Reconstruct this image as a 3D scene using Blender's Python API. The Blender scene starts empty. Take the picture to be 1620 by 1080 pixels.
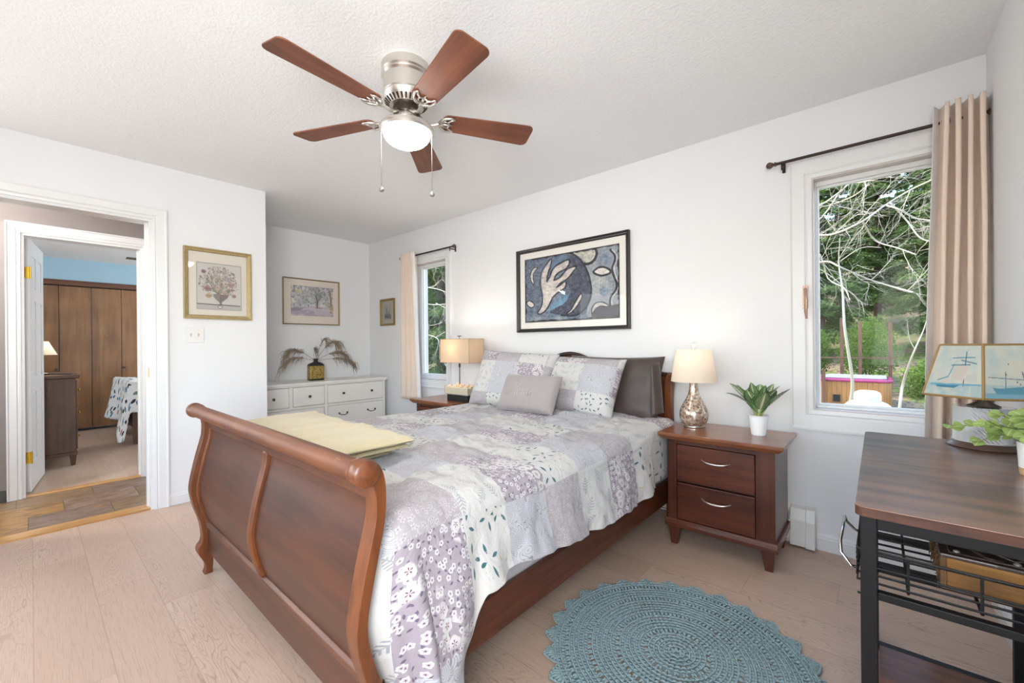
import bpy, bmesh, math, random
import numpy as np
from mathutils import Vector, Matrix, noise as mnoise

sc = bpy.context.scene
COL = sc.collection
PI = math.pi
R = math.radians

# ---------------------------------------------------------------- camera, world, sun, exposure
FPX, YAW, V0, CAMH, ROLL = 663.7, 41.09, 544.83, 1.142, -0.498
cam_data = bpy.data.cameras.new('camera')
cam = bpy.data.objects.new('camera', cam_data); COL.objects.link(cam)
a_, r_ = R(YAW), R(ROLL)
fwd = Vector((-math.sin(a_), math.cos(a_), 0)); rgt0 = Vector((math.cos(a_), math.sin(a_), 0)); up0 = Vector((0, 0, 1))
rgt = rgt0 * math.cos(r_) + up0 * math.sin(r_); upv = up0 * math.cos(r_) - rgt0 * math.sin(r_)
mw = Matrix((rgt, upv, -fwd)).transposed().to_4x4(); mw.translation = Vector((0, 0, CAMH))
cam.matrix_world = mw
cam_data.sensor_width = 36; cam_data.lens = FPX / 1620 * 36
cam_data.shift_y = (V0 - 540) / 1620
cam_data.clip_start = 0.02; cam_data.clip_end = 300
sc.camera = cam

sc.view_settings.view_transform = 'Standard'
sc.view_settings.look = 'None'
sc.view_settings.gamma = 1
sc.view_settings.exposure = -0.08
sc.view_settings.use_curve_mapping = False

world = bpy.data.worlds.new('sky'); sc.world = world; world.use_nodes = True
wn = world.node_tree; bgn = wn.nodes['Background']
skyn = wn.nodes.new('ShaderNodeTexSky'); skyn.sky_type = 'NISHITA'; skyn.sun_disc = False
skyn.sun_elevation = R(42); skyn.sun_rotation = R(250); skyn.air_density = 1.0; skyn.dust_density = 1.5
wn.links.new(skyn.outputs[0], bgn.inputs[0]); bgn.inputs[1].default_value = 1.5

def lamp(name, kind, loc, energy, color=(1, 1, 1), rot=None, parent=None, **kw):
    d = bpy.data.lights.new(name, kind); d.energy = energy; d.color = color
    for k, v in kw.items(): setattr(d, k, v)
    o = bpy.data.objects.new(name, d); COL.objects.link(o)
    o.location = loc
    if rot: o.rotation_euler = rot
    if parent is not None:
        o.parent = parent; o.matrix_parent_inverse = Matrix.Translation(-parent.location)
    return o

sun = lamp('sun', 'SUN', (0, 0, 20), 5.0, (1.0, 0.95, 0.86), angle=R(0.6))
sun.rotation_euler = Vector((0.75, 0.12, -0.68)).to_track_quat('-Z', 'Y').to_euler()
# fill lamps added at made-up windows in the unseen walls
for wx in (-2.75, -0.75):
    lamp('added_fill_light', 'AREA', (wx, -1.93, 1.45), 4, (1.0, 0.99, 0.985), rot=(R(90), 0, 0), shape='RECTANGLE', size=1.3, size_y=1.3)
dl = lamp('added_fill_light', 'AREA', (0.34, -0.75, 1.45), 62, (1.0, 0.995, 0.99), shape='RECTANGLE', size=1.1, size_y=1.2, spread=R(140))
dl.rotation_euler = Vector((-0.77, 0.64, 0.12)).to_track_quat('-Z', 'Y').to_euler()
dl2 = lamp('added_fill_light', 'AREA', (-3.78, -1.15, 1.45), 16, (1.0, 0.995, 0.99), shape='RECTANGLE', size=1.1, size_y=1.2, spread=R(150))
dl2.rotation_euler = Vector((0.85, 0.50, 0.10)).to_track_quat('-Z', 'Y').to_euler()
# fill lamps added out of view for the hall and other bedroom, without fixtures
lamp('hall_fill', 'POINT', (-4.4, -0.9, 2.2), 95, (1, 0.95, 0.9), shadow_soft_size=0.12)
lamp('bedroom_fill', 'POINT', (-6.5, -0.9, 2.2), 50, (1.0, 0.98, 0.95), shadow_soft_size=0.2)
lamp('bedroom_area_fill', 'AREA', (-6.6, 3.2, 1.5), 60, (0.95, 0.98, 1.0), rot=(R(-90), 0, 0), shape='RECTANGLE', size=1.4, size_y=1.2)

# ---------------------------------------------------------------- helpers
def lin(c):
    return tuple(((x / 255) / 12.92 if x / 255 <= 0.04045 else ((x / 255 + 0.055) / 1.055) ** 2.4) for x in c)
def rgba(c): return lin(c) + (1.0,)

class G:
    """small node-tree builder"""
    def __init__(s, name):
        s.m = bpy.data.materials.new(name); s.m.use_nodes = True
        s.t = s.m.node_tree; s.b = s.t.nodes['Principled BSDF']; s.out = s.t.nodes['Material Output']
    def n(s, typ, ins=None, **at):
        x = s.t.nodes.new('ShaderNode' + typ)
        for k, v in at.items(): setattr(x, k, v)
        if ins:
            for k, v in ins.items(): s.set(x.inputs[k], v)
        return x
    def set(s, sock, v):
        if isinstance(v, bpy.types.NodeSocket): s.t.links.new(v, sock)
        elif isinstance(v, bpy.types.Node): s.t.links.new(v.outputs[0], sock)
        else: sock.default_value = v
    def mt(s, op, a, b=0.0, c=0.0, clamp=False):
        x = s.n('Math', operation=op, use_clamp=clamp)
        s.set(x.inputs[0], a); s.set(x.inputs[1], b)
        if op in ('MULTIPLY_ADD', 'COMPARE', 'SMOOTH_MIN', 'WRAP'): s.set(x.inputs[2], c)
        return x.outputs[0]
    def vm(s, op, a, b=(0, 0, 0)):
        x = s.n('VectorMath', operation=op); s.set(x.inputs[0], a)
        if op == 'SCALE': s.set(x.inputs['Scale'], b)
        elif len(x.inputs) > 1 and op not in ('LENGTH',): s.set(x.inputs[1], b)
        return x.outputs['Value'] if op in ('LENGTH', 'DOT_PRODUCT', 'DISTANCE') else x.outputs[0]
    def mix(s, f, a, b, mode='MIX'):
        x = s.n('Mix', data_type='RGBA', blend_type=mode)
        s.set(x.inputs[0], f); s.set(x.inputs[6], a); s.set(x.inputs[7], b)
        return x.outputs[2]
    def ss(s, v, lo, hi):
        x = s.n('MapRange', interpolation_type='SMOOTHSTEP')
        s.set(x.inputs[0], v); x.inputs[1].default_value = lo; x.inputs[2].default_value = hi
        return x.outputs[0]
    def lt(s, v, t, w=0.01): return s.ss(v, t + w, t - w)
    def sep(s, v):
        x = s.n('SeparateXYZ'); s.set(x.inputs[0], v); return x.outputs[0], x.outputs[1], x.outputs[2]
    def comb(s, x, y, z=0.0):
        q = s.n('CombineXYZ'); s.set(q.inputs[0], x); s.set(q.inputs[1], y); s.set(q.inputs[2], z); return q.outputs[0]
    def noise(s, v, scale, detail=3.0, dist=0.0, rough=0.5):
        x = s.n('TexNoise', {'Scale': scale, 'Detail': detail, 'Distortion': dist, 'Roughness': rough}); s.set(x.inputs['Vector'], v)
        return x.outputs[0]
    def obj(s): return s.n('TexCoord').outputs['Object']
    def uv(s): return s.n('TexCoord').outputs['UV']
    def bump(s, h, strength=0.3, dist=0.01):
        x = s.n('Bump', {'Strength': strength, 'Distance': dist}); s.set(x.inputs['Height'], h)
        s.t.links.new(x.outputs[0], s.b.inputs['Normal']); return x
    def p(s, **kw):
        for k, v in kw.items():
            s.set(s.b.inputs[{'col': 'Base Color', 'rough': 'Roughness', 'metal': 'Metallic', 'coat': 'Coat Weight', 'coatr': 'Coat Roughness',
                              'spec': 'Specular IOR Level', 'trans': 'Transmission Weight', 'sheen': 'Sheen Weight', 'emit': 'Emission Color',
                              'es': 'Emission Strength', 'ior': 'IOR', 'alpha': 'Alpha'}[k]], v)
        return s.m

def plain(name, c, rough=0.5, metal=0.0, var=0.06, vs=8.0, bump=0.0, bs=200.0, **kw):
    g = G(name); o = g.obj()
    nz = g.noise(o, vs, 4)
    dk = tuple(max(0, x * (1 - var)) for x in lin(c)) + (1,)
    lt_ = tuple(min(1, x * (1 + var)) for x in lin(c)) + (1,)
    g.p(col=g.mix(nz, dk, lt_), rough=rough, metal=metal, **kw)
    if bump: g.bump(g.noise(o, bs, 2), bump, 0.004)
    return g.m

def wood(name, c1, c2, axis='X', fine=60, rough=0.32, coat=0.35, wear=None, ns=5.0, coatr=0.15, bk=0.05):
    g = G(name); o = g.obj()
    sc_ = {'X': (0.06, 1, 1), 'Y': (1, 0.06, 1), 'Z': (1, 1, 0.06)}[axis]
    v = g.vm('MULTIPLY', o, sc_)
    a = g.noise(v, fine, 5, 0.4, 0.6); b = g.noise(v, fine * 0.16, 3, 1.2)
    big = g.noise(o, ns, 3)
    f = g.mt('ADD', g.mt('MULTIPLY', a, 0.45), g.mt('ADD', g.mt('MULTIPLY', b, 0.4), g.mt('MULTIPLY', big, 0.35)))
    col = g.mix(g.ss(f, 0.38, 0.8), rgba(c1), rgba(c2))
    if wear:
        w = g.noise(o, 26, 4, 0.3); col = g.mix(g.ss(w, 0.69, 0.76), col, rgba(wear))
    g.p(col=col, rough=rough, coat=coat, coatr=coatr)
    if bk: g.bump(a, bk, 0.002)
    return g.m

# mesh accumulator
class MB:
    def __init__(s): s.v = []; s.f = []; s.uv = None
    def add(s, vs, fs):
        n = len(s.v); s.v += [tuple(v) for v in vs]; s.f += [tuple(i + n for i in f) for f in fs]; return s
    def box(s, x0, x1, y0, y1, z0, z1, M=None):
        vs = [(x0, y0, z0), (x1, y0, z0), (x1, y1, z0), (x0, y1, z0), (x0, y0, z1), (x1, y0, z1), (x1, y1, z1), (x0, y1, z1)]
        if M is not None: vs = [M @ Vector(v) for v in vs]
        return s.add(vs, [(0, 3, 2, 1), (4, 5, 6, 7), (0, 1, 5, 4), (1, 2, 6, 5), (2, 3, 7, 6), (3, 0, 4, 7)])
    def hexa(s, bot, top):
        """frustum from 4 bottom and 4 top points"""
        return s.add(list(bot) + list(top), [(0, 3, 2, 1), (4, 5, 6, 7), (0, 1, 5, 4), (1, 2, 6, 5), (2, 3, 7, 6), (3, 0, 4, 7)])
    def lathe(s, prof, c=(0, 0, 0), n=32, M=None, cap=True):
        vs = []; fs = []
        for r, z in prof:
            for k in range(n):
                t = 2 * PI * k / n; v = Vector((r * math.cos(t), r * math.sin(t), z))
                v = (M @ v) if M is not None else v + Vector(c)
                vs.append(v)
        for i in range(len(prof) - 1):
            for k in range(n):
                k2 = (k + 1) % n; fs.append((i * n + k, i * n + k2, (i + 1) * n + k2, (i + 1) * n + k))
        if cap:
            fs.append(tuple(reversed(range(n)))); fs.append(tuple(range((len(prof) - 1) * n, len(prof) * n)))
        return s.add(vs, fs)
    def tube(s, pts, rad, n=8, closed=False):
        pts = [Vector(p) for p in pts]; m = len(pts)
        rr = rad if isinstance(rad, (list, tuple)) else [rad] * m
        vs = []; fs = []; prev = None
        for i, p in enumerate(pts):
            if closed: d = pts[(i + 1) % m] - pts[i - 1]
            else: d = pts[min(i + 1, m - 1)] - pts[max(i - 1, 0)]
            d = d.normalized() if d.length > 1e-9 else Vector((0, 0, 1))
            if prev is None:
                ref = Vector((0, 0, 1)) if abs(d.z) < 0.9 else Vector((1, 0, 0)); u = d.cross(ref).normalized()
            else:
                u = prev - d * prev.dot(d)
                u = u.normalized() if u.length > 1e-6 else d.orthogonal().normalized()
            prev = u; w = d.cross(u)
            for k in range(n):
                t = 2 * PI * k / n; vs.append(p + (u * math.cos(t) + w * math.sin(t)) * rr[i])
        for i in range(m if closed else m - 1):
            for k in range(n):
                k2 = (k + 1) % n; i2 = (i + 1) % m
                fs.append((i * n + k, i * n + k2, i2 * n + k2, i2 * n + k))
        if not closed: fs.append(tuple(reversed(range(n)))); fs.append(tuple(range((m - 1) * n, m * n)))
        return s.add(vs, fs)
    def ball(s, c, r, n=14, m=9, sz=(1, 1, 1)):
        prof = [(max(1e-4, r * math.sin(PI * i / m)), -r * math.cos(PI * i / m)) for i in range(m + 1)]
        M = Matrix.Translation(Vector(c)) @ Matrix.Diagonal((*sz, 1))
        return s.lathe(prof, n=n, M=M)
    def prism(s, poly, axis, a, b):
        """extrude a closed 2D polygon; axis X: (y,z), Y: (x,z), Z: (x,y)"""
        f = {'X': lambda p, t: (t, p[0], p[1]), 'Y': lambda p, t: (p[0], t, p[1]), 'Z': lambda p, t: (p[0], p[1], t)}[axis]
        n = len(poly)
        vs = [f(p, a) for p in poly] + [f(p, b) for p in poly]
        fs = [tuple(reversed(range(n))), tuple(range(n, 2 * n))] + [(i, (i + 1) % n, n + (i + 1) % n, n + i) for i in range(n)]
        return s.add(vs, fs)
    def grid(s, P, nu, nv, uvs=None):
        """P: list of nu*nv points, row major (nv rows)"""
        fs = [(j * nu + i, j * nu + i + 1, (j + 1) * nu + i + 1, (j + 1) * nu + i) for j in range(nv - 1) for i in range(nu - 1)]
        if uvs is not None: s.uv = (s.uv or []) + list(uvs)
        return s.add(P, fs)
    def build(s, name, mat, parent=None, smooth=None, bevel=0.0, seg=2, solid=0.0, sub=0, **tags):
        me = bpy.data.meshes.new(name); me.from_pydata(s.v, [], s.f)
        if s.uv is not None:
            ul = me.uv_layers.new(name='UVMap')
            li = np.empty(len(me.loops), dtype=np.int32); me.loops.foreach_get('vertex_index', li)
            ua = np.array(s.uv, dtype=np.float32)[li]; ul.data.foreach_set('uv', ua.ravel())
        bm = bmesh.new(); bm.from_mesh(me); bmesh.ops.recalc_face_normals(bm, faces=bm.faces); bm.to_mesh(me); bm.free()
        if mat is not None:
            me.materials.append(mat)
        if smooth is not None:
            me.polygons.foreach_set('use_smooth', [True] * len(me.polygons))
            if smooth < 180:
                me.set_sharp_from_angle(angle=R(smooth))
        o = bpy.data.objects.new(name, me); COL.objects.link(o)
        if solid:
            md = o.modifiers.new('thickness', 'SOLIDIFY'); md.thickness = solid; md.offset = 0
        if bevel:
            md = o.modifiers.new('bevel', 'BEVEL'); md.width = bevel; md.segments = seg; md.limit_method = 'ANGLE'; md.angle_limit = R(40)
            md.harden_normals = False
        if sub:
            md = o.modifiers.new('subdivision', 'SUBSURF'); md.levels = sub; md.render_levels = sub
        if parent is not None: child(o, parent)
        for k, v in tags.items(): o[k] = v
        return o

def child(o, parent):
    o.parent = parent
    root = parent; loc = Vector()
    # every mesh is modelled in world space: undo the offset of the parent chain
    chain = []
    while root is not None: chain.append(root); root = root.parent
    loc = chain[-1].location if chain[-1].type == 'EMPTY' else Vector()
    o.matrix_parent_inverse = Matrix.Translation(-loc) if parent.type == 'EMPTY' else Matrix.Identity(4)

def thing(name, label, cat, loc, group=None):
    o = bpy.data.objects.new(name, None); COL.objects.link(o); o.location = loc; o.empty_display_size = 0.1
    o['label'] = label; o['category'] = cat
    if group: o['group'] = group
    return o
def tag(o, label, cat, group=None):
    o['label'] = label; o['category'] = cat
    if group: o['group'] = group
    return o
def copy_tree(o, parent=None):
    c = o.copy(); COL.objects.link(c)
    if parent is not None:
        c.parent = parent; c.matrix_parent_inverse = o.matrix_parent_inverse.copy()
    for ch in list(o.children):
        copy_tree(ch, c)
    return c
def struct(o): o['kind'] = 'structure'; return o
def sempty(name, loc=(0, 0, 0)):
    o = bpy.data.objects.new(name, None); COL.objects.link(o); o.location = loc; o['kind'] = 'structure'; return o

# ---------------------------------------------------------------- room constants
YB, XA, XC, XD, H = 2.853, -4.905, 0.378, -3.866, 2.44
YF = -1.95        # wall behind the camera
YALC = 1.30       # corner between the door wall and the alcove

# ---------------------------------------------------------------- materials
M_wall = plain('wall_paint', (229, 229, 230), 0.75, var=0.015, vs=3, bump=0.08, bs=90)
M_trim = plain('trim_paint', (226, 226, 226), 0.35, var=0.01)
M_white = plain('white_lacquer', (236, 234, 228), 0.35, var=0.015)
M_taupe = plain('hall_paint', (132, 124, 122), 0.8, var=0.02)
M_blue = plain('blue_paint', (158, 188, 204), 0.8, var=0.02)
g = G('popcorn_ceiling'); o = g.obj()
nz = g.noise(o, 75, 3, 0.0, 0.6); nz2 = g.noise(o, 28, 2)
g.p(col=g.mix(nz, rgba((234, 235, 236)), rgba((249, 250, 250))), rough=0.9)
g.bump(g.mt('ADD', nz, g.mt('MULTIPLY', nz2, 0.4)), 0.3, 0.011)
M_ceil = g.m

g = G('oak_laminate'); o = g.obj(); x, y, z = g.sep(o)
PW, PL = 0.192, 1.28
row = g.mt('FLOOR', g.mt('DIVIDE', y, PW))
wnr = g.n('TexWhiteNoise', noise_dimensions='1D'); g.set(wnr.inputs['W'], row)
xs = g.mt('ADD', x, g.mt('MULTIPLY', wnr.outputs[0], PL))
colx = g.mt('FLOOR', g.mt('DIVIDE', xs, PL))
wn2 = g.n('TexWhiteNoise', noise_dimensions='2D'); g.set(wn2.inputs['Vector'], g.comb(row, colx))
rnd = wn2.outputs[0]
fy = g.mt('FRACT', g.mt('DIVIDE', y, PW)); fx = g.mt('FRACT', g.mt('DIVIDE', xs, PL))
v = g.comb(g.mt('MULTIPLY', x, 1.1), g.mt('MULTIPLY', y, 6.5), g.mt('MULTIPLY', rnd, 37.0))
rings = g.noise(v, 1.6, 2, 0.35)
lines = g.mt('ABSOLUTE', g.mt('SINE', g.mt('MULTIPLY', rings, 85.0)))
fine = g.noise(g.comb(g.mt('MULTIPLY', x, 5.0), g.mt('MULTIPLY', y, 160.0), rnd), 2.0, 3)
base = g.mix(rnd, rgba((188, 162, 143)), rgba((200, 175, 156)))
base = g.mix(g.mt('MULTIPLY', g.ss(lines, 0.45, 0.0), g.mt('MULTIPLY', g.ss(g.noise(v, 0.9, 1), 0.42, 0.66), 0.75)), base, rgba((158, 134, 116)))
base = g.mix(g.mt('MULTIPLY', g.ss(fine, 0.46, 0.72), 0.6), base, rgba((164, 140, 122)))
seam = g.mt('MAXIMUM', g.mt('MAXIMUM', g.lt(fy, 0.009, 0.004), g.ss(fy, 0.988, 0.996)), g.mt('MAXIMUM', g.lt(fx, 0.0014, 0.0006), g.ss(fx, 0.9982, 0.9994)))
base = g.mix(g.mt('MULTIPLY', seam, 0.4), base, rgba((140, 116, 100)))
g.p(col=base, rough=0.36, spec=0.4); g.bump(g.mt('SUBTRACT', fine, seam), 0.06, 0.002)
M_floor = g.m

g = G('slate_tile'); o = g.obj(); x, y, z = g.sep(o)
TY, TX = 0.40, 0.31
row = g.mt('FLOOR', g.mt('DIVIDE', x, TX))
ys = g.mt('ADD', y, g.mt('MULTIPLY', row, 0.17))
cy_ = g.mt('FLOOR', g.mt('DIVIDE', ys, TY))
w = g.n('TexWhiteNoise', noise_dimensions='2D'); g.set(w.inputs['Vector'], g.comb(row, cy_))
rp = g.n('ValToRGB'); g.set(rp.inputs[0], w.outputs[0]); rp.color_ramp.interpolation = 'CONSTANT'
for i, (p_, c) in enumerate([(0, (146, 122, 94)), (0.22, (172, 132, 82)), (0.45, (142, 124, 118)), (0.65, (128, 110, 80)), (0.82, (158, 134, 122))]):
    e = rp.color_ramp.elements[i] if i < 2 else rp.color_ramp.elements.new(p_)
    e.position = p_; e.color = rgba(c)
nz = g.noise(g.comb(g.mt('MULTIPLY', x, 3.0), y, w.outputs[0]), 7, 5, 1.2)
col = g.mix(g.ss(nz, 0.35, 0.7), rp.outputs[0], rgba((112, 90, 68)))
col = g.mix(g.ss(g.noise(o, 5, 3, 0.8), 0.6, 0.75), col, rgba((168, 130, 74)))
gx = g.mt('FRACT', g.mt('DIVIDE', x, TX)); gy = g.mt('FRACT', g.mt('DIVIDE', ys, TY))
gr = g.mt('MAXIMUM', g.lt(gx, 0.012, 0.004), g.lt(gy, 0.010, 0.003))
g.p(col=g.mix(gr, col, rgba((80, 72, 62))), rough=0.35); g.bump(g.mt('SUBTRACT', nz, gr), 0.25, 0.004)
M_slate = g.m
M_oak = wood('oak_threshold', (176, 128, 72), (212, 168, 108), 'Y', 70)

M_cherryX = wood('cherry_wood_x', (52, 25, 13), (100, 54, 29), 'X', 55, rough=.42, coat=.15)
M_cherryY = wood('cherry_wood_y', (54, 26, 15), (104, 54, 31), 'Y', 55, rough=.4, coat=.2)
M_cherryZ = wood('cherry_wood_z', (64, 30, 13), (122, 67, 29), 'Z', 55, rough=.42, coat=.15, wear=(92, 48, 26))
M_panel = wood('cherry_panel', (48, 24, 13), (88, 46, 25), 'X', 40, rough=0.42, coat=0.15, ns=2.5)
M_roll = wood('cherry_roll', (76, 37, 19), (124, 70, 38), 'X', 60, rough=.4, coat=.2, wear=(150, 100, 70))
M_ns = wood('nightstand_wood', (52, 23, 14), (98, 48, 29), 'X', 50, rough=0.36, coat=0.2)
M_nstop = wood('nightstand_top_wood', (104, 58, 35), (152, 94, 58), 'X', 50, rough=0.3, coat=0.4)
M_nsz = wood('nightstand_stile_wood', (50, 22, 13), (92, 45, 27), 'Z', 50, rough=0.36, coat=0.2)
M_blade = wood('fan_blade_wood', (84, 42, 26), (140, 76, 48), 'X', 50, rough=0.3, coat=0.3)
M_closet = wood('closet_veneer', (104, 70, 42), (150, 108, 70), 'Z', 22, rough=0.35, coat=0.3, wear=(160, 124, 88), ns=3.0)
M_closettrim = wood('closet_trim', (72, 42, 24), (104, 66, 40), 'Y', 40)
M_dr2 = wood('brown_dresser_wood', (62, 41, 29), (98, 66, 47), 'Z', 40, rough=0.5, coat=.1)
M_rustic = wood('rustic_board', (56, 34, 24), (134, 90, 66), 'X', 24, rough=0.5, coat=1.0, ns=9, coatr=.24, bk=0)
M_rusticl = wood('rustic_shelf_board', (50, 30, 20), (124, 80, 54), 'X', 24, rough=0.55, coat=.15, ns=9, bk=0)

M_nickel = plain('brushed_nickel', (222, 217, 210), 0.33, 1.0, 0.05)
M_chrome = plain('polished_chrome', (215, 215, 215), 0.15, 1.0, 0.02)
M_brass = plain('brass', (206, 166, 60), 0.3, 1.0, 0.1, 30)
M_bronze = plain('oil_rubbed_bronze', (62, 50, 44), 0.4, 0.7, 0.1)
M_black = plain('black_metal', (17, 17, 18), 0.5, 0.0, 0.1, spec=.3)
M_blackp = plain('black_paint', (30, 28, 27), 0.4, 0.0, 0.15)
M_dark = plain('dark_gap', (24, 20, 18), 0.8)
M_gold = plain('gilt_wood', (168, 148, 104), 0.4, 0.35, 0.25, 60)
M_goldthin = plain('bronze_frame', (150, 128, 92), 0.35, 0.7, 0.1)
M_mat = plain('cream_mat', (222, 214, 202), 0.9, var=0.01)
M_matw = plain('white_mat', (232, 228, 222), 0.9, var=0.01)
M_plastic = plain('white_plastic', (228, 226, 222), 0.4, var=0.01)

def glass_pane(name, tint=(1, 1, 1), gloss=1.0):
    g = G(name); t = g.t
    tr = g.n('BsdfTransparent', {'Color': tint + (1,)}); gl = g.n('BsdfGlossy', {'Roughness': 0.02})
    fr = g.n('Fresnel', {'IOR': 1.45}); mx = g.n('MixShader')
    g.set(mx.inputs[0], g.mt('MULTIPLY', fr.outputs[0], gloss)); t.links.new(tr.outputs[0], mx.inputs[1]); t.links.new(gl.outputs[0], mx.inputs[2])
    t.links.new(mx.outputs[0], g.out.inputs[0]); return g.m
M_glass = glass_pane('window_glass', (0.98, 1.0, 0.99), 0.10)
M_pglass = glass_pane('picture_glass', (1, 1, 1), 0.8)
g = G('cut_crystal'); g.p(col=(.95, .96, .97, 1), rough=0.05, trans=0.55, ior=1.5, coat=1.0); M_crystal = g.m
g = G('acrylic'); g.p(col=(0.98, 0.96, 0.9, 1), rough=0.05, trans=0.85, ior=1.2); M_acrylic = g.m

def fabric(name, c, var=0.08, weave=700, rough=0.9, sheen=0.2, bumpk=0.15, big=6):
    g = G(name); o = g.obj()
    a = g.noise(o, weave, 2); b = g.noise(o, big, 3)
    dk = tuple(x * (1 - var) for x in lin(c)) + (1,); li = tuple(min(1, x * (1 + var)) for x in lin(c)) + (1,)
    g.p(col=g.mix(g.mt('ADD', g.mt('MULTIPLY', a, 0.5), g.mt('MULTIPLY', b, 0.5)), dk, li), rough=rough, sheen=sheen)
    g.bump(a, bumpk, 0.002); return g.m
def shade_mat(name, c, tr=0.55):
    g = G(name); o = g.obj(); a = g.noise(o, 300, 2)
    c1 = g.mix(a, tuple(x * 0.93 for x in lin(c)) + (1,), rgba(c))
    d = g.n('BsdfDiffuse'); g.set(d.inputs[0], c1); t = g.n('BsdfTranslucent'); g.set(t.inputs[0], c1)
    mx = g.n('MixShader', {0: tr}); g.t.links.new(d.outputs[0], mx.inputs[1]); g.t.links.new(t.outputs[0], mx.inputs[2])
    g.t.links.new(mx.outputs[0], g.out.inputs[0]); return g.m
M_curtain = fabric('tan_curtain_cloth', (228, 208, 192), 0.05, 500, sheen=0.3)
M_lining = fabric('white_curtain_lining', (226, 222, 220), 0.03)
M_throw = fabric('cream_fleece', (196, 182, 146), 0.12, 160, bumpk=1.0, big=14)
M_cushion = fabric('grey_velvet', (156, 147, 145), 0.06, 400, sheen=0.4)
M_thread = fabric('pale_thread', (178, 170, 166), 0.05)
M_brownsham = fabric('brown_satin', (66, 54, 49), 0.2, 300, rough=0.5, sheen=0.2)
M_mattress = fabric('mattress_ticking', (196, 194, 196), 0.05)
M_shadewhite = shade_mat('white_lamp_shade', (236, 224, 210), 0.36)
M_shadetan = shade_mat('tan_linen_shade', (222, 204, 182), 0.38)

def vcol(name, rough=0.7, attr='Col', trans=0.0):
    g = G(name); a = g.n('Attribute', attribute_name=attr)
    g.p(col=a.outputs['Color'], rough=rough)
    return g.m
M_art = vcol('printed_paper')

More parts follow.
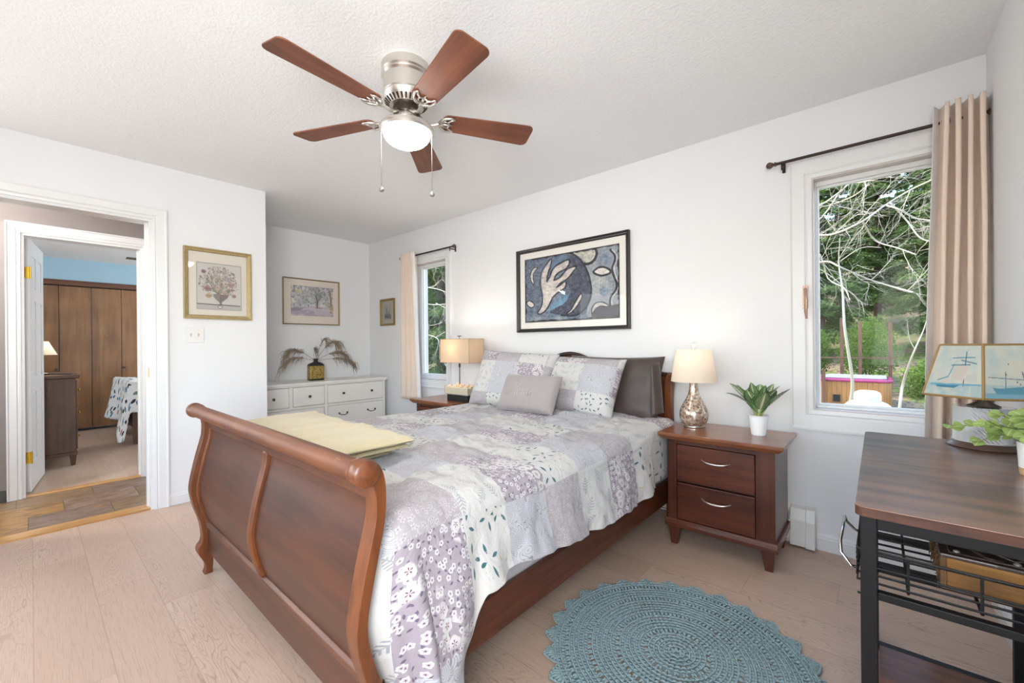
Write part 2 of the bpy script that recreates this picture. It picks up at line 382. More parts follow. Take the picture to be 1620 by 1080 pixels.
# quilt patchwork (also used, with other offsets, on the pillow shams)
def patchwork(name, cw, chh, off=(0, 0), ps=1.0):
    g = G(name); uv = g.vm('ADD', g.uv(), off + (0,)); u, v, _ = g.sep(uv)
    # slight waviness so that seams are not ruled lines
    i = g.mt('FLOOR', g.mt('DIVIDE', u, cw)); j = g.mt('FLOOR', g.mt('DIVIDE', v, chh))
    k = g.mt('MODULO', g.mt('ADD', g.mt('ADD', j, g.mt('MULTIPLY', i, 3.0)), 50.0), 5.0)
    cell = lambda q: g.lt(g.mt('ABSOLUTE', g.mt('SUBTRACT', k, float(q))), 0.5, 0.001)
    def vor(scale, rand=0.9, shift=(0, 0, 0)):
        p = g.vm('ADD', uv, shift)
        scale *= ps; x = g.n('TexVoronoi', {'Scale': scale, 'Randomness': rand}, voronoi_dimensions='2D'); g.set(x.inputs['Vector'], p)
        d = g.vm('SCALE', g.vm('SUBTRACT', p, x.outputs['Position']), scale)
        dx, dy, _ = g.sep(d); r = g.vm('LENGTH', g.comb(dx, dy))
        cr, cg, cb = g.sep(x.outputs['Color'])
        th = g.mt('ADD', g.mt('ARCTAN2', dy, dx), g.mt('MULTIPLY', cr, 6.283))
        return r, th, cr, cg, cb, dx, dy
    def petals(n, r, th, R0, deep=0.2):
        return g.mt('SUBTRACT', r, g.mt('ADD', R0 * (1 - deep), g.mt('MULTIPLY', g.mt('COSINE', g.mt('MULTIPLY', th, float(n))), R0 * deep)))
    def sprig(n, r, th, L, W):
        seg = 2 * PI / n
        t = g.mt('SUBTRACT', g.mt('MODULO', g.mt('ADD', th, 31.4159), seg), seg / 2)
        lx = g.mt('MULTIPLY', r, g.mt('COSINE', t)); ly = g.mt('ABSOLUTE', g.mt('MULTIPLY', r, g.mt('SINE', t)))
        w = g.mt('MULTIPLY', g.mt('SINE', g.mt('MULTIPLY', g.mt('MINIMUM', g.mt('MAXIMUM', g.mt('SUBTRACT', lx, L * 0.3), 0.0), L * 0.7), PI / (L * 0.7))), W)
        return g.mt('SUBTRACT', ly, w), lx
    # 0 mauve with white blossoms
    mauve = rgba((164, 150, 164)); c0 = g.mix(g.noise(uv, 5, 3), rgba((148, 137, 146)), rgba((165, 155, 161)))
    r, th, cr, cg, cb, dx, dy = vor(26, 0.8, (0.31, 0.77, 0))
    s_, lx = sprig(3, r, th, 0.55, 0.09)
    c0 = g.mix(g.lt(s_, -0.01, 0.012), c0, rgba((104, 92, 112)))
    r, th, cr, cg, cb, dx, dy = vor(43, 0.85)
    pt = petals(5, r, th, 0.38, 0.1)
    on = g.mt('GREATER_THAN', cg, 0.28)
    c0 = g.mix(g.mt('MULTIPLY', on, g.lt(pt, 0.0, 0.03)), c0, rgba((202, 200, 200)))
    c0 = g.mix(g.mt('MULTIPLY', on, g.lt(petals(5, r, th, 0.20, 0.3), 0.0, 0.03)), c0, rgba((164, 150, 162)))
    c0 = g.mix(g.mt('MULTIPLY', on, g.lt(r, 0.07, 0.02)), c0, rgba((104, 64, 80)))
    clus = g.ss(g.noise(uv, 6.5, 0), 0.54, 0.6)
    r, th, cr, cg, cb, dx, dy = vor(23, 0.6, (0.1, 0.2, 0))
    pt = petals(5, r, th, 0.48, 0.07)
    c0 = g.mix(g.mt('MULTIPLY', clus, g.lt(pt, 0.0, 0.025)), c0, rgba((204, 200, 199)))
    st = g.mt('MULTIPLY', g.lt(r, 0.2, 0.05), g.ss(g.mt('COSINE', g.mt('MULTIPLY', th, 5.0)), 0.1, 0.6))
    c0 = g.mix(g.mt('MULTIPLY', clus, st), c0, rgba((112, 54, 72)))
    # 1 white with dark teal sprigs and tan buds
    c1 = rgba((198, 196, 192))
    r, th, cr, cg, cb, dx, dy = vor(9.5, 0.75, (0.4, 0.1, 0))
    s_, lx = sprig(4, r, th, 0.50, 0.062)
    on = g.mt('GREATER_THAN', cg, 0.3)
    c1 = g.mix(g.mt('MULTIPLY', on, g.lt(s_, -0.006, 0.008)), c1, rgba((56, 98, 104)))
    c1 = g.mix(g.mt('MULTIPLY', g.mt('SUBTRACT', 1.0, on), g.lt(s_, -0.03, 0.01)), c1, rgba((190, 172, 140)))
    r, th, cr, cg, cb, dx, dy = vor(30, 1.0, (0.9, 0.5, 0))
    s_, lx = sprig(2, r, th, 0.4, 0.05)
    c1 = g.mix(g.mt('MULTIPLY', g.mt('GREATER_THAN', cb, 0.6), g.lt(s_, -0.008, 0.01)), c1, rgba((174, 164, 150)))
    # 2 grey-lavender scroll print
    c2a = rgba((188, 187, 190))
    n2 = g.noise(uv, 11, 1, 1.6); ln = g.mt('ABSOLUTE', g.mt('SINE', g.mt('MULTIPLY', n2, 62.0)))
    c2 = g.mix(g.ss(ln, 0.55, 0.1), c2a, rgba((138, 137, 146)))
    r, th, cr, cg, cb, dx, dy = vor(13, 0.7, (0.2, 0.6, 0))
    rg = g.mt('ABSOLUTE', g.mt('SINE', g.mt('ADD', g.mt('MULTIPLY', r, 34.0), g.mt('MULTIPLY', g.mt('SINE', g.mt('MULTIPLY', th, 5.0)), 0.8))))
    c2 = g.mix(g.mt('MULTIPLY', g.lt(r, 0.36, 0.02), 1.0), c2, g.mix(g.ss(rg, 0.6, 0.2), c2a, rgba((150, 152, 170))))
    # 3 white with grey fern fronds
    c3 = rgba((196, 194, 190))
    r, th, cr, cg, cb, dx, dy = vor(11.5, 0.55, (0.7, 0.35, 0))
    an = g.mt('MULTIPLY', cr, 6.283)
    ca, sa = g.mt('COSINE', an), g.mt('SINE', an)
    lx = g.mt('ADD', g.mt('MULTIPLY', dx, ca), g.mt('MULTIPLY', dy, sa)); ly = g.mt('ABSOLUTE', g.mt('SUBTRACT', g.mt('MULTIPLY', dy, ca), g.mt('MULTIPLY', dx, sa)))
    env = g.mt('SUBTRACT', 0.2, g.mt('MULTIPLY', g.mt('MULTIPLY', lx, lx), 1.15))
    leaf = g.mt('MULTIPLY', g.lt(g.mt('SUBTRACT', ly, env), 0.0, 0.015), g.ss(g.mt('SINE', g.mt('SUBTRACT', g.mt('MULTIPLY', lx, 48.0), g.mt('MULTIPLY', ly, 30.0))), -0.1, 0.4))
    stem = g.mt('MULTIPLY', g.lt(ly, 0.014, 0.008), g.lt(g.mt('ABSOLUTE', lx), 0.44, 0.02))
    c3 = g.mix(g.mt('MAXIMUM', leaf, stem), c3, g.mix(cg, rgba((150, 152, 158)), rgba((172, 172, 174))))
    # 4 taupe tiny floral
    r, th, cr, cg, cb, dx, dy = vor(46, 0.9, (0.15, 0.9, 0))
    c4 = g.mix(g.noise(uv, 16, 3), rgba((150, 142, 145)), rgba((180, 174, 175)))
    c4 = g.mix(g.mt('MULTIPLY', g.lt(petals(4, r, th, 0.42, 0.3), 0.0, 0.05), 0.75), c4, rgba((190, 186, 187)))
    c4 = g.mix(g.lt(r, 0.12, 0.04), c4, rgba((150, 142, 150)))
    col = c4
    for q, c in ((0, c0), (1, c1), (2, c2), (4, c3)):
        col = g.mix(cell(q), col, c)
    g.p(col=col, rough=0.85, sheen=0.15)
    g.bump(g.mt('ADD', g.mt('MULTIPLY', g.noise(uv, 900, 2), 0.15), g.noise(uv, 18, 4, 1.2)), 0.6, 0.014)
    return g.m
# column i = 0 is the drop at the right-hand side; k=0,1,2,3,4 -> mauve, white/teal, scroll, fern, taupe; order along the bed mauve, teal, scroll, taupe, fern
M_quilt = patchwork('patchwork_cotton', 0.33, 0.25)
M_sham = patchwork('patchwork_sham_cotton', 0.235, 0.20, (0.12, 0.16), 1.5)
M_sham2 = patchwork('patchwork_sham_cotton_b', 0.22, 0.26, (0.30, 0.42), 1.5)

# ---------------------------------------------------------------- room shell
def wall_x(name, x0, x1, y0, y1, z0, z1, holes, mat, parent=None):
    """wall lying along Y between x0..x1, with rectangular holes (ya, yb, za, zb)"""
    m = MB(); holes = sorted(holes); y = y0
    for (ya, yb, za, zb) in holes:
        m.box(x0, x1, y, ya, z0, z1)
        if za > z0: m.box(x0, x1, ya, yb, z0, za)
        if zb < z1: m.box(x0, x1, ya, yb, zb, z1)
        y = yb
    m.box(x0, x1, y, y1, z0, z1)
    return struct(m.build(name, mat, parent))
def wall_y(name, y0, y1, x0, x1, z0, z1, holes, mat):
    m = MB(); x = x0
    for (xa, xb, za, zb) in sorted(holes):
        m.box(x, xa, y0, y1, z0, z1)
        if za > z0: m.box(xa, xb, y0, y1, z0, za)
        if zb < z1: m.box(xa, xb, y0, y1, zb, z1)
        x = xb
    m.box(x, x1, y0, y1, z0, z1)
    return struct(m.build(name, mat))

W1 = (-0.271, 0.25, 0.765, 2.047); W2 = (-3.93, -3.39, 0.765, 2.047)
WALLT = 0.17
wall_y('wall_back', YB, YB + WALLT, XA - 0.15, XC + 0.15, -0.1, H, [W1, W2], M_wall)
wall_x('wall_right', XC, XC + 0.15, YF - 0.15, YB, -0.1, H, [(-1.4, -0.1, 0.8, 2.1)], M_wall)
DO = (-0.30, 0.567, 0.0, 2.05)
wall_x('wall_left', XD - 0.13, XD, YF - 0.15, YALC, 0, H, [DO, (-1.75, -0.55, 0.8, 2.1)], M_wall)
struct(MB().box(XA, XD - 0.13, YALC - 0.10, YALC, 0, H).build('wall_alcove_side', M_wall))
struct(MB().box(XA - 0.15, XA, YALC - 0.10, YB, 0, H).build('wall_alcove', M_wall))
wall_y('wall_front', YF - 0.15, YF, XD, XC, 0, H, [(-3.4, -2.1, 0.8, 2.1), (-1.4, -0.1, 0.8, 2.1)], M_wall)
struct(MB().box(XD - 0.07, XC + 0.15, YF - 0.15, YB + WALLT, -0.1, 0).box(XA - 0.15, XD - 0.07, YALC - 0.10, YB + WALLT, -0.1, 0).build('floor', M_floor))
struct(MB().box(XD - 0.13, XC + 0.15, YF - 0.15, YB + WALLT, H, H + 0.12).box(XA - 0.15, XD - 0.13, YALC - 0.10, YB + WALLT, H, H + 0.12).build('ceiling', M_ceil))
for n_, (xa, xb) in ((3, (-3.4, -2.1)), (4, (-1.4, -0.1))):  # windows added in the unseen rear wall to carry fill lamps
    w = sempty('window_%d' % n_, (xa, YF, 0.8))
    f = MB()
    f.box(xa, xa + .05, YF - .12, YF - .07, .8, 2.1).box(xb - .05, xb, YF - .12, YF - .07, .8, 2.1).box(xa + .05, xb - .05, YF - .12, YF - .07, .8, .85).box(xa + .05, xb - .05, YF - .12, YF - .07, 2.05, 2.1)
    f.build('sash', M_trim, w); MB().box(xa + .05, xb - .05, YF - .1, YF - .095, .85, 2.05).build('pane', M_glass, w)

w = sempty('window_5', (XC, -0.75, 0.8)); f = MB()  # unseen right-wall window, added for its fill lamp
for ya, yb, za, zb in ((-1.4, -1.35, .8, 2.1), (-.15, -.1, .8, 2.1), (-1.35, -.15, .8, .85), (-1.35, -.15, 2.05, 2.1)): f.box(XC + .07, XC + .12, ya, yb, za, zb)
f.build('sash', M_trim, w); MB().box(XC + .095, XC + .1, -1.35, -.15, .85, 2.05).build('pane', M_glass, w)

w = sempty('window_6', (XD, -1.15, 0.8)); f = MB()  # made-up window in the unseen left wall, added for a fill lamp
for ya, yb, za, zb in ((-1.75, -1.70, .8, 2.1), (-.6, -.55, .8, 2.1), (-1.7, -.6, .8, .85), (-1.7, -.6, 2.05, 2.1)): f.box(XD - .11, XD - .06, ya, yb, za, zb)
f.build('sash', M_trim, w); MB().box(XD - .09, XD - .085, -1.7, -.6, .85, 2.05).build('pane', M_glass, w)

# hall beyond the door
HX0, HX1 = -4.92, -5.04
struct(MB().box(HX1, XD - 0.07, YF - 0.15, 0.86, -0.1, -0.002).build('floor_hall', M_slate))
D2 = (-0.05, 0.655, 0.0, 2.03)
wall_x('wall_hall', HX1 + .003, HX0, YF - .15, 0.86, 0, H, [D2], M_taupe)
struct(MB().box(HX0, XD - 0.13, 0.80, 0.86, 0, H).build('wall_hall_right', M_taupe))
struct(MB().box(HX0, XD - 0.13, YF - .15, YF - .05, 0, H).build('wall_hall_left', M_taupe))
struct(MB().box(HX1, XD - 0.13, YF - .15, 0.86, H, H + .1).build('ceiling_hall', M_ceil))
# the other bedroom
BX = -8.30
struct(MB().box(BX - .3, HX1, -2.1, 3.5, -0.1, -0.001).build('floor_bedroom', M_floor))
struct(MB().box(BX - .3, HX1 + .003, -2.1, 3.5, 2.36, 2.46).build('ceiling_bedroom', M_ceil))
wall_x('wall_bedroom', HX1 - .01, HX1, -2.1, 3.5, 0, 2.36, [D2], M_blue)
struct(MB().box(BX - .06, HX1, -2.2, -2.1, -.1, 2.46).build('wall_bedroom_left', M_blue))
struct(MB().box(BX - .06, HX1, 3.5, 3.6, -.1, 2.46).build('wall_bedroom_right', M_blue))
struct(MB().box(BX - .06, BX, -2.1, 3.5, 2.07, 2.36).box(BX - .3, BX - .2, -2.1, 3.5, -.1, 2.36).build('wall_closet', M_blue))
# thresholds
struct(MB().prism([(-3.875, -0.001), (-3.872, 0.012), (-3.985, 0.012), (-4.0, -0.001)], 'Y', DO[0], DO[1]).build('trim_threshold', M_oak))
struct(MB().prism([(-4.93, 0), (-4.935, 0.012), (-4.985, 0.012), (-4.995, 0)], 'Y', D2[0], D2[1]).build('trim_bedroom_threshold', M_oak))

def casing_profile(w):   # (across, out) moulded casing section
    return [(0, 0), (0, .012), (w * .18, .014), (w * .24, .010), (w * .32, .016), (w * .82, .019), (w * .9, .024), (w, .024), (w, 0)]
def casing(name, plane, p0, sgn, a0, a1, z0, z1, w, sides='LRT', mat=None, parent=None):
    """mitred casing round an opening a0..a1, z0..z1 on wall plane (axis 'X' or 'Y'), standing out by sgn"""
    m = MB(); pr = casing_profile(w)
    def pt(a, z, d): return (p0 + sgn * d, a, z) if plane == 'X' else (a, p0 + sgn * d, z)
    segs = {'L': ((a0, z0, -1, 0 if 'B' not in sides else -1), (a0, z1, -1, 1)), 'R': ((a1, z0, 1, 0 if 'B' not in sides else -1), (a1, z1, 1, 1)),
            'T': ((a0, z1, -1, 1), (a1, z1, 1, 1)), 'B': ((a0, z0, -1, -1), (a1, z0, 1, -1))}
    for s_ in sides:
        A, B = segs[s_]; n = len(pr)
        ra = [pt(A[0] + A[2] * c, A[1] + A[3] * c, d) for c, d in pr]; rb = [pt(B[0] + B[2] * c, B[1] + B[3] * c, d) for c, d in pr]
        m.add(ra + rb, [tuple(range(n)), tuple(range(n, 2 * n))] + [(i, (i + 1) % n, n + (i + 1) % n, n + i) for i in range(n)])
    return m.build(name, mat or M_trim, parent)
struct(casing('trim_door', 'X', XD, 1, DO[0], DO[1], 0, DO[3], .082))
struct(MB().box(XD - .13, XD, DO[1] - .018, DO[1], 0, DO[3]).box(XD - .13, XD, DO[0], DO[0] + .018, 0, DO[3]).box(XD - .13, XD, DO[0] + .018, DO[1] - .018, DO[3] - .018, DO[3])
       .box(XD - .09, XD - .055, DO[1] - .03, DO[1] - .018, 0, DO[3] - .018).build('trim_door_jamb', M_trim))
MB().box(XD - .05, XD - .02, DO[1] - .0195, DO[1] - .018, .93, 1.0).build('trim_strike_plate', M_brass, None, kind='structure')
struct(casing('trim_bedroom_door', 'X', HX0, 1, D2[0], D2[1], 0, D2[3], .075))
struct(MB().box(HX1, HX0, D2[1] - .018, D2[1], 0, D2[3]).box(HX1, HX0, D2[0], D2[0] + .018, 0, D2[3]).box(HX1, HX0, D2[0] + .018, D2[1] - .018, D2[3] - .018, D2[3])
       .box(HX1 + .04, HX1 + .075, D2[1] - .03, D2[1] - .018, 0, D2[3] - .018).build('trim_bedroom_jamb', M_trim))

# six-panel door of the other bedroom, standing open
def door_leaf():
    d = sempty('door_2', (-5.05, -.03, 0))
    W, HT, T = .66, 2.0, .036
    ang = R(7)
    Mx = Matrix.Translation((-5.052, -.022, .012)) @ Matrix.Rotation(PI / 2 + PI / 2 - ang, 4, 'Z')   # local x runs into the room
    m = MB()
    rows = [(0.22, 0.78), (0.90, 1.52), (1.62, 1.88)]; cols = [(.10, .285), (.375, .56)]
    m.box(0, W, -T / 2 + .007, T / 2 - .007, 0, HT, Mx)
    # stiles and rails proud of the recessed field, raised panels inside
    xs_ = [0, .10, .285, .375, .56, W]; zs_ = [0, .22, .78, .90, 1.52, 1.62, 1.88, HT]
    for s_ in (-1, 1):
        y0, y1 = (T / 2 - .007, T / 2) if s_ > 0 else (-T / 2, -T / 2 + .007)
        for xa, xb in ((0, .10), (.285, .375), (.56, W)): m.box(xa, xb, y0, y1, 0, HT, Mx)
        for za, zb in ((0, .22), (.78, .90), (1.52, 1.62), (1.88, HT)):
            for xa, xb in cols: m.box(xa, xb, y0, y1, za, zb, Mx)
        for xa, xb in cols:
            for za, zb in rows:
                yo, yi = (T / 2 - .007, T / 2 - .002) if s_ > 0 else (-T / 2 + .007, -T / 2 + .002)
                b = .012; c = .03
                m.hexa([Mx @ Vector((xa + b, yo, za + b)), Mx @ Vector((xb - b, yo, za + b)), Mx @ Vector((xb - b, yo, zb - b)), Mx @ Vector((xa + b, yo, zb - b))],
                       [Mx @ Vector((xa + c, yi, za + c)), Mx @ Vector((xb - c, yi, za + c)), Mx @ Vector((xb - c, yi, zb - c)), Mx @ Vector((xa + c, yi, zb - c))])
    m.build('door_leaf', M_trim, d)
    for z in (.27, 1.73):
        h = MB().box(-.003, 0, -.016, .018, z - .045, z + .045, Mx)
        h.tube([Mx @ Vector((-.004, -.022, z - .048)), Mx @ Vector((-.004, -.022, z + .048))], .006, 10)
        for q in (-.028, 0, .028): h.ball(Mx @ Vector((-.004, .004, z + q)), .004, 8, 5)
        h.build('hinge', M_brass, d)
    return d
door_leaf()

# baseboards
def baseboard(name, plane, p0, sgn, a0, a1, h=.088):
    pr = [(0, 0), (.014, 0), (.014, h * .72), (.010, h * .8), (.010, h * .86), (.004, h), (0, h)]
    pr = [(p0 + sgn * d, z) for d, z in pr]
    return struct(MB().prism(pr, 'Y' if plane == 'X' else 'X', a0, a1).build(name, M_trim))
baseboard('baseboard_left', 'X', XD, 1, DO[1] + .083, YALC)
baseboard('baseboard_left_near', 'X', XD, 1, YF, DO[0] - .083)
baseboard('baseboard_back', 'Y', YB, -1, -0.262, XC)
baseboard('baseboard_back_left', 'Y', YB, -1, XA, -1.62)
baseboard('baseboard_right', 'X', XC, -1, YF, YB - .02)
baseboard('baseboard_alcove', 'X', XA, 1, YALC, YB - .02)
struct(MB().box(HX0, HX0 + .014, YF, D2[0] - .08, 0, .085).build('baseboard_hall', plain('slate_skirting', (72, 74, 72), .5)))

# windows
def window(idx, W, sash, latch):
    xa, xb, za, zb = W
    w = sempty('window_%d' % idx, (xa, YB, za))
    cw = .11 if idx == 1 else .075
    casing('window_casing', 'Y', YB, -1, xa, xb, za, zb, cw if idx == 1 else .078, 'LRTB', parent=w)
    # reveal liner
    m = MB(); y0, y1, t = YB - .006, YB + WALLT, .008
    m.box(xa, xa + t, y0, y1, za, zb).box(xb - t, xb, y0, y1, za, zb).box(xa + t, xb - t, y0, y1, za, za + t).box(xa + t, xb - t, y0, y1, zb - t, zb)
    m.build('window_liner', plain('liner_paint_%d' % idx, (206, 196, 192), .5), w)
    m = MB(); y0, y1 = YB + .05, YB + .10; L, Rr, B, T = sash
    m.box(xa + t, xa + t + L, y0, y1, za + t, zb - t).box(xb - t - Rr, xb - t, y0, y1, za + t, zb - t)
    m.box(xa + t + L, xb - t - Rr, y0, y1, za + t, za + t + B).box(xa + t + L, xb - t - Rr, y0, y1, zb - t - T, zb - t)
    i = .012
    m.box(xa + t + L, xa + t + L + i, y0 + .015, y1 - .01, za + t + B, zb - t - T).box(xb - t - Rr - i, xb - t - Rr, y0 + .015, y1 - .01, za + t + B, zb - t - T)
    m.box(xa + t + L + i, xb - t - Rr - i, y0 + .015, y1 - .01, za + t + B, za + t + B + i).box(xa + t + L + i, xb - t - Rr - i, y0 + .015, y1 - .01, zb - t - T - i, zb - t - T)
    m.build('window_sash', M_trim, w, bevel=.003)
    MB().box(xa + t + L, xb - t - Rr, YB + .074, YB + .078, za + t + B, zb - t - T).build('window_pane', M_glass, w)
    if latch:
        lx = xa - .030
        m = MB().box(lx - .012, lx + .012, YB - .030, YB - .016, 1.33, 1.455)
        m.tube([(lx, YB - .03, 1.435), (lx + .004, YB - .052, 1.42), (lx + .008, YB - .058, 1.37), (lx + .004, YB - .05, 1.31), (lx + .006, YB - .045, 1.27)], [.008, .009, .009, .008, .005], 8)
        m.build('window_latch', plain('rose_bronze', (176, 140, 124), .35, .5), w, smooth=50)
window(1, W1, (.006, .014, .014, .026), True)
window(2, W2, (.05, .02, .045, .03), False)

# light-switch plate
def switch_plate():
    t = thing('light_switch', 'white double light switch plate on the wall below the floral print', 'light switch', (XD, .807, 1.176))
    MB().box(XD, XD + .006, .748, .867, 1.176, 1.293).build('cover_plate', M_plastic, t, bevel=.003)
    for y in (.784, .831):
        MB().box(XD + .006, XD + .0075, y - .006, y + .006, 1.222, 1.247).prism([(XD + .007, 1.228), (XD + .016, 1.243), (XD + .012, 1.246), (XD + .007, 1.242)], 'Y', y - .004, y + .004).build('toggle', plain('ivory', (214, 206, 194), .4), t)
switch_plate()
def heater():
    t = thing('baseboard_heater', 'white metal baseboard heater end showing behind the two-drawer nightstand', 'heater', (-.9, YB, 0))
    x0, x1 = -1.6, -.305
    pr = [(YB - .001, .02), (YB - .066, .012), (YB - .062, .155), (YB - .040, .212), (YB - .001, .222)]
    MB().prism([(YB - .002, .03), (YB - .05, .03), (YB - .045, .14), (YB - .002, .2)], 'X', x0, x1 - .09).build('heating_fins', M_dark, t)
    MB().prism([(YB - .060, .04), (YB - .066, .04), (YB - .062, .150), (YB - .056, .150)], 'X', x0, x1 - .075).build('front_panel', M_plastic, t)
    MB().prism([(YB - .002, .2), (YB - .04, .19), (YB - .04, .205), (YB - .002, .225)], 'X', x0, x1 - .075).build('top_lip', M_plastic, t)
    MB().prism(pr, 'X', x1 - .075, x1).build('end_cap', M_plastic, t, bevel=.004)
    MB().prism([(a if i in (0, 4) else a - .004, b + (.004 if i > 2 else -.004)) for i, (a, b) in enumerate(pr)], 'X', x1 - .002, x1 + .042).build('cover_joint', M_plastic, t, bevel=.004)
heater()

# ---------------------------------------------------------------- sleigh bed
def cr_interp(pts, n):
    """Catmull-Rom through 2D points, n samples per span"""
    P = [pts[0]] + list(pts) + [pts[-1]]; out = []
    for i in range(1, len(P) - 2):
        p0, p1, p2, p3 = [np.array(q, float) for q in P[i - 1:i + 3]]
        for k in range(n):
            t = k / n
            out.append(tuple(0.5 * ((2 * p1) + (-p0 + p2) * t + (2 * p0 - 5 * p1 + 4 * p2 - p3) * t * t + (-p0 + 3 * p1 - 3 * p2 + p3) * t ** 3)))
    out.append(tuple(pts[-1])); return out
BL_, BR_ = -2.605, -0.952
FRONT = [(.566, 0), (.574, .02), (.572, .05), (.552, .09), (.540, .12), (.542, .145), (.556, .165), (.560, .20), (.550, .27), (.529, .34), (.516, .40), (.513, .45),
         (.526, .53), (.544, .61), (.564, .69), (.568, .73), (.566, .77), (.556, .80)]
BACK = [(.600, 0), (.602, .03), (.604, .06), (.600, .12), (.598, .18), (.594, .24), (.580, .29), (.560, .35), (.546, .41), (.544, .46),
        (.556, .53), (.574, .61), (.592, .69), (.597, .75), (.594, .80), (.582, .835), (.562, .856)]
fr_s = cr_interp(FRONT, 4); bk_s = cr_interp(BACK, 4)
def Fz(z): return float(np.interp(z, [p[1] for p in fr_s], [p[0] for p in fr_s]))
bed = thing('sleigh_bed', 'cherry wood sleigh bed with S-curved panelled footboard and cabriole feet', 'bed', (-1.77, 1.65, 0))
poly = fr_s + [(.546, .812), (.55, .83)] + list(reversed(bk_s))
for (xa, xb) in ((BL_, BL_ + .052), (BR_ - .052, BR_)):
    MB().prism(poly, 'X', xa, xb).build('footboard_post', M_cherryZ, bed, smooth=35, bevel=.008, seg=3)
m = MB(); rc = (.541, .826)
prof = [(.0, BL_ - .012), (.026, BL_ - .012), (.034, BL_ - .006), (.0365, BL_ + .006), (.0365, BL_ + .022), (.034, BL_ + .03), (.030, BL_ + .034), (.033, BL_ + .042), (.030, BL_ + .05), (.030, -1.77)]
prof += [(r, BL_ + BR_ - x) for r, x in reversed(prof[:-1])]
Mr = Matrix.Translation((0, rc[0], rc[1])) @ Matrix.Rotation(PI / 2, 4, 'Y')
m.lathe([(max(r, 1e-4), x) for r, x in prof], n=36, M=Mr, cap=False)
m.build('scroll_rail', M_roll, bed, smooth=40)
def sweep_panel(name, mat, x0, x1, z0, z1, off, th, n=40, **k):
    zz = [z0 + (z1 - z0) * i / n for i in range(n + 1)]
    pf = [(Fz(z) + off, z) for z in zz]; pb = [(Fz(z) + off + th, z) for z in reversed(zz)]
    return MB().prism(pf + pb, 'X', x0, x1).build(name, mat, bed, smooth=35, **k)
XI0, XI1 = BL_ + .052, BR_ - .052
sweep_panel('footboard_panel', M_panel, XI0 + .02, -1.785, .275, .745, .030, .012)
sweep_panel('footboard_panel', M_panel, -1.755, XI1 - .02, .275, .745, .030, .012)
sweep_panel('footboard_frame', M_cherryX, XI0, XI1, .735, .803, .016, .024, 12, bevel=.004)
sweep_panel('footboard_frame', M_cherryZ, XI0, XI0 + .03, .26, .74, .018, .022, bevel=.003)
sweep_panel('footboard_frame', M_cherryZ, XI1 - .03, XI1, .26, .74, .018, .022, bevel=.003)
sweep_panel('centre_stile', M_cherryZ, -1.787, -1.753, .272, .745, .012, .030, bevel=.008, seg=3)
MB().prism([(.572, .245), (.566, .252), (.566, .268), (.576, .278), (.604, .278), (.604, .245)], 'X', XI0, XI1).build('base_moulding', M_cherryX, bed, bevel=.002)
MB().box(XI0, XI1, .580, .604, .112, .246).build('footboard_apron', M_panel, bed, bevel=.003)
for xa, xb in ((BL_ + .02, BL_ + .045), (BR_ - .050, BR_ - .025)):
    MB().box(xa, xb, .60, 2.76, .165, .300).build('side_rail', M_cherryY, bed, bevel=.003)
MB().box(BL_ + .047, BR_ - .052, .62, 2.74, .2, .225).build('slat_deck', M_dark, bed)
# headboard
hb = [(2.76, 0), (2.76, .5), (2.745, .62), (2.738, .75), (2.745, .85), (2.765, .92), (2.79, .945), (2.815, .945), (2.83, .93), (2.825, .90), (2.80, .86), (2.785, .75), (2.79, .62), (2.80, .5), (2.80, 0)]
hb = cr_interp(hb, 3)
for xa, xb in ((BL_, BL_ + .05), (-1.065, -1.015)):
    MB().prism(hb, 'X', xa, xb).build('headboard_post', M_cherryZ, bed, smooth=35, bevel=.006)
top = [(-1.06, .925), (-1.25, .955), (-1.45, .99), (-1.60, 1.01), (-1.68, 1.03), (-1.74, 1.05), (-1.82, 1.06), (-1.90, 1.05), (-1.96, 1.03), (-2.04, 1.01), (-2.2, .99), (-2.38, .955), (-2.56, .925)]
top = cr_interp(top, 3)
MB().prism(top + [(-2.56, .35), (-1.06, .35)], 'Y', 2.765, 2.79).build('headboard_panel', M_cherryX, bed, bevel=.003)
MB().tube([(x, 2.775, z + .006) for x, z in top], .017, 10).build('headboard_crest', plain('dark_carving', (46, 32, 27), .45), bed, smooth=60)
MB().box(-2.50, -1.12, 2.752, 2.77, .45, .88).build('headboard_inset', M_panel, bed, bevel=.006)

# mattress and box spring
mt_ = thing('mattress', 'white mattress under the patchwork quilt on the sleigh bed', 'mattress', (-1.77, 1.65, .23))
MB().box(-2.545, -1.01, .64, 2.735, .226, .40).build('box_spring', M_mattress, mt_, bevel=.03, seg=3)
MB().box(-2.545, -1.01, .64, 2.735, .402, .640).build('mattress_top', M_mattress, mt_, bevel=.05, seg=4)

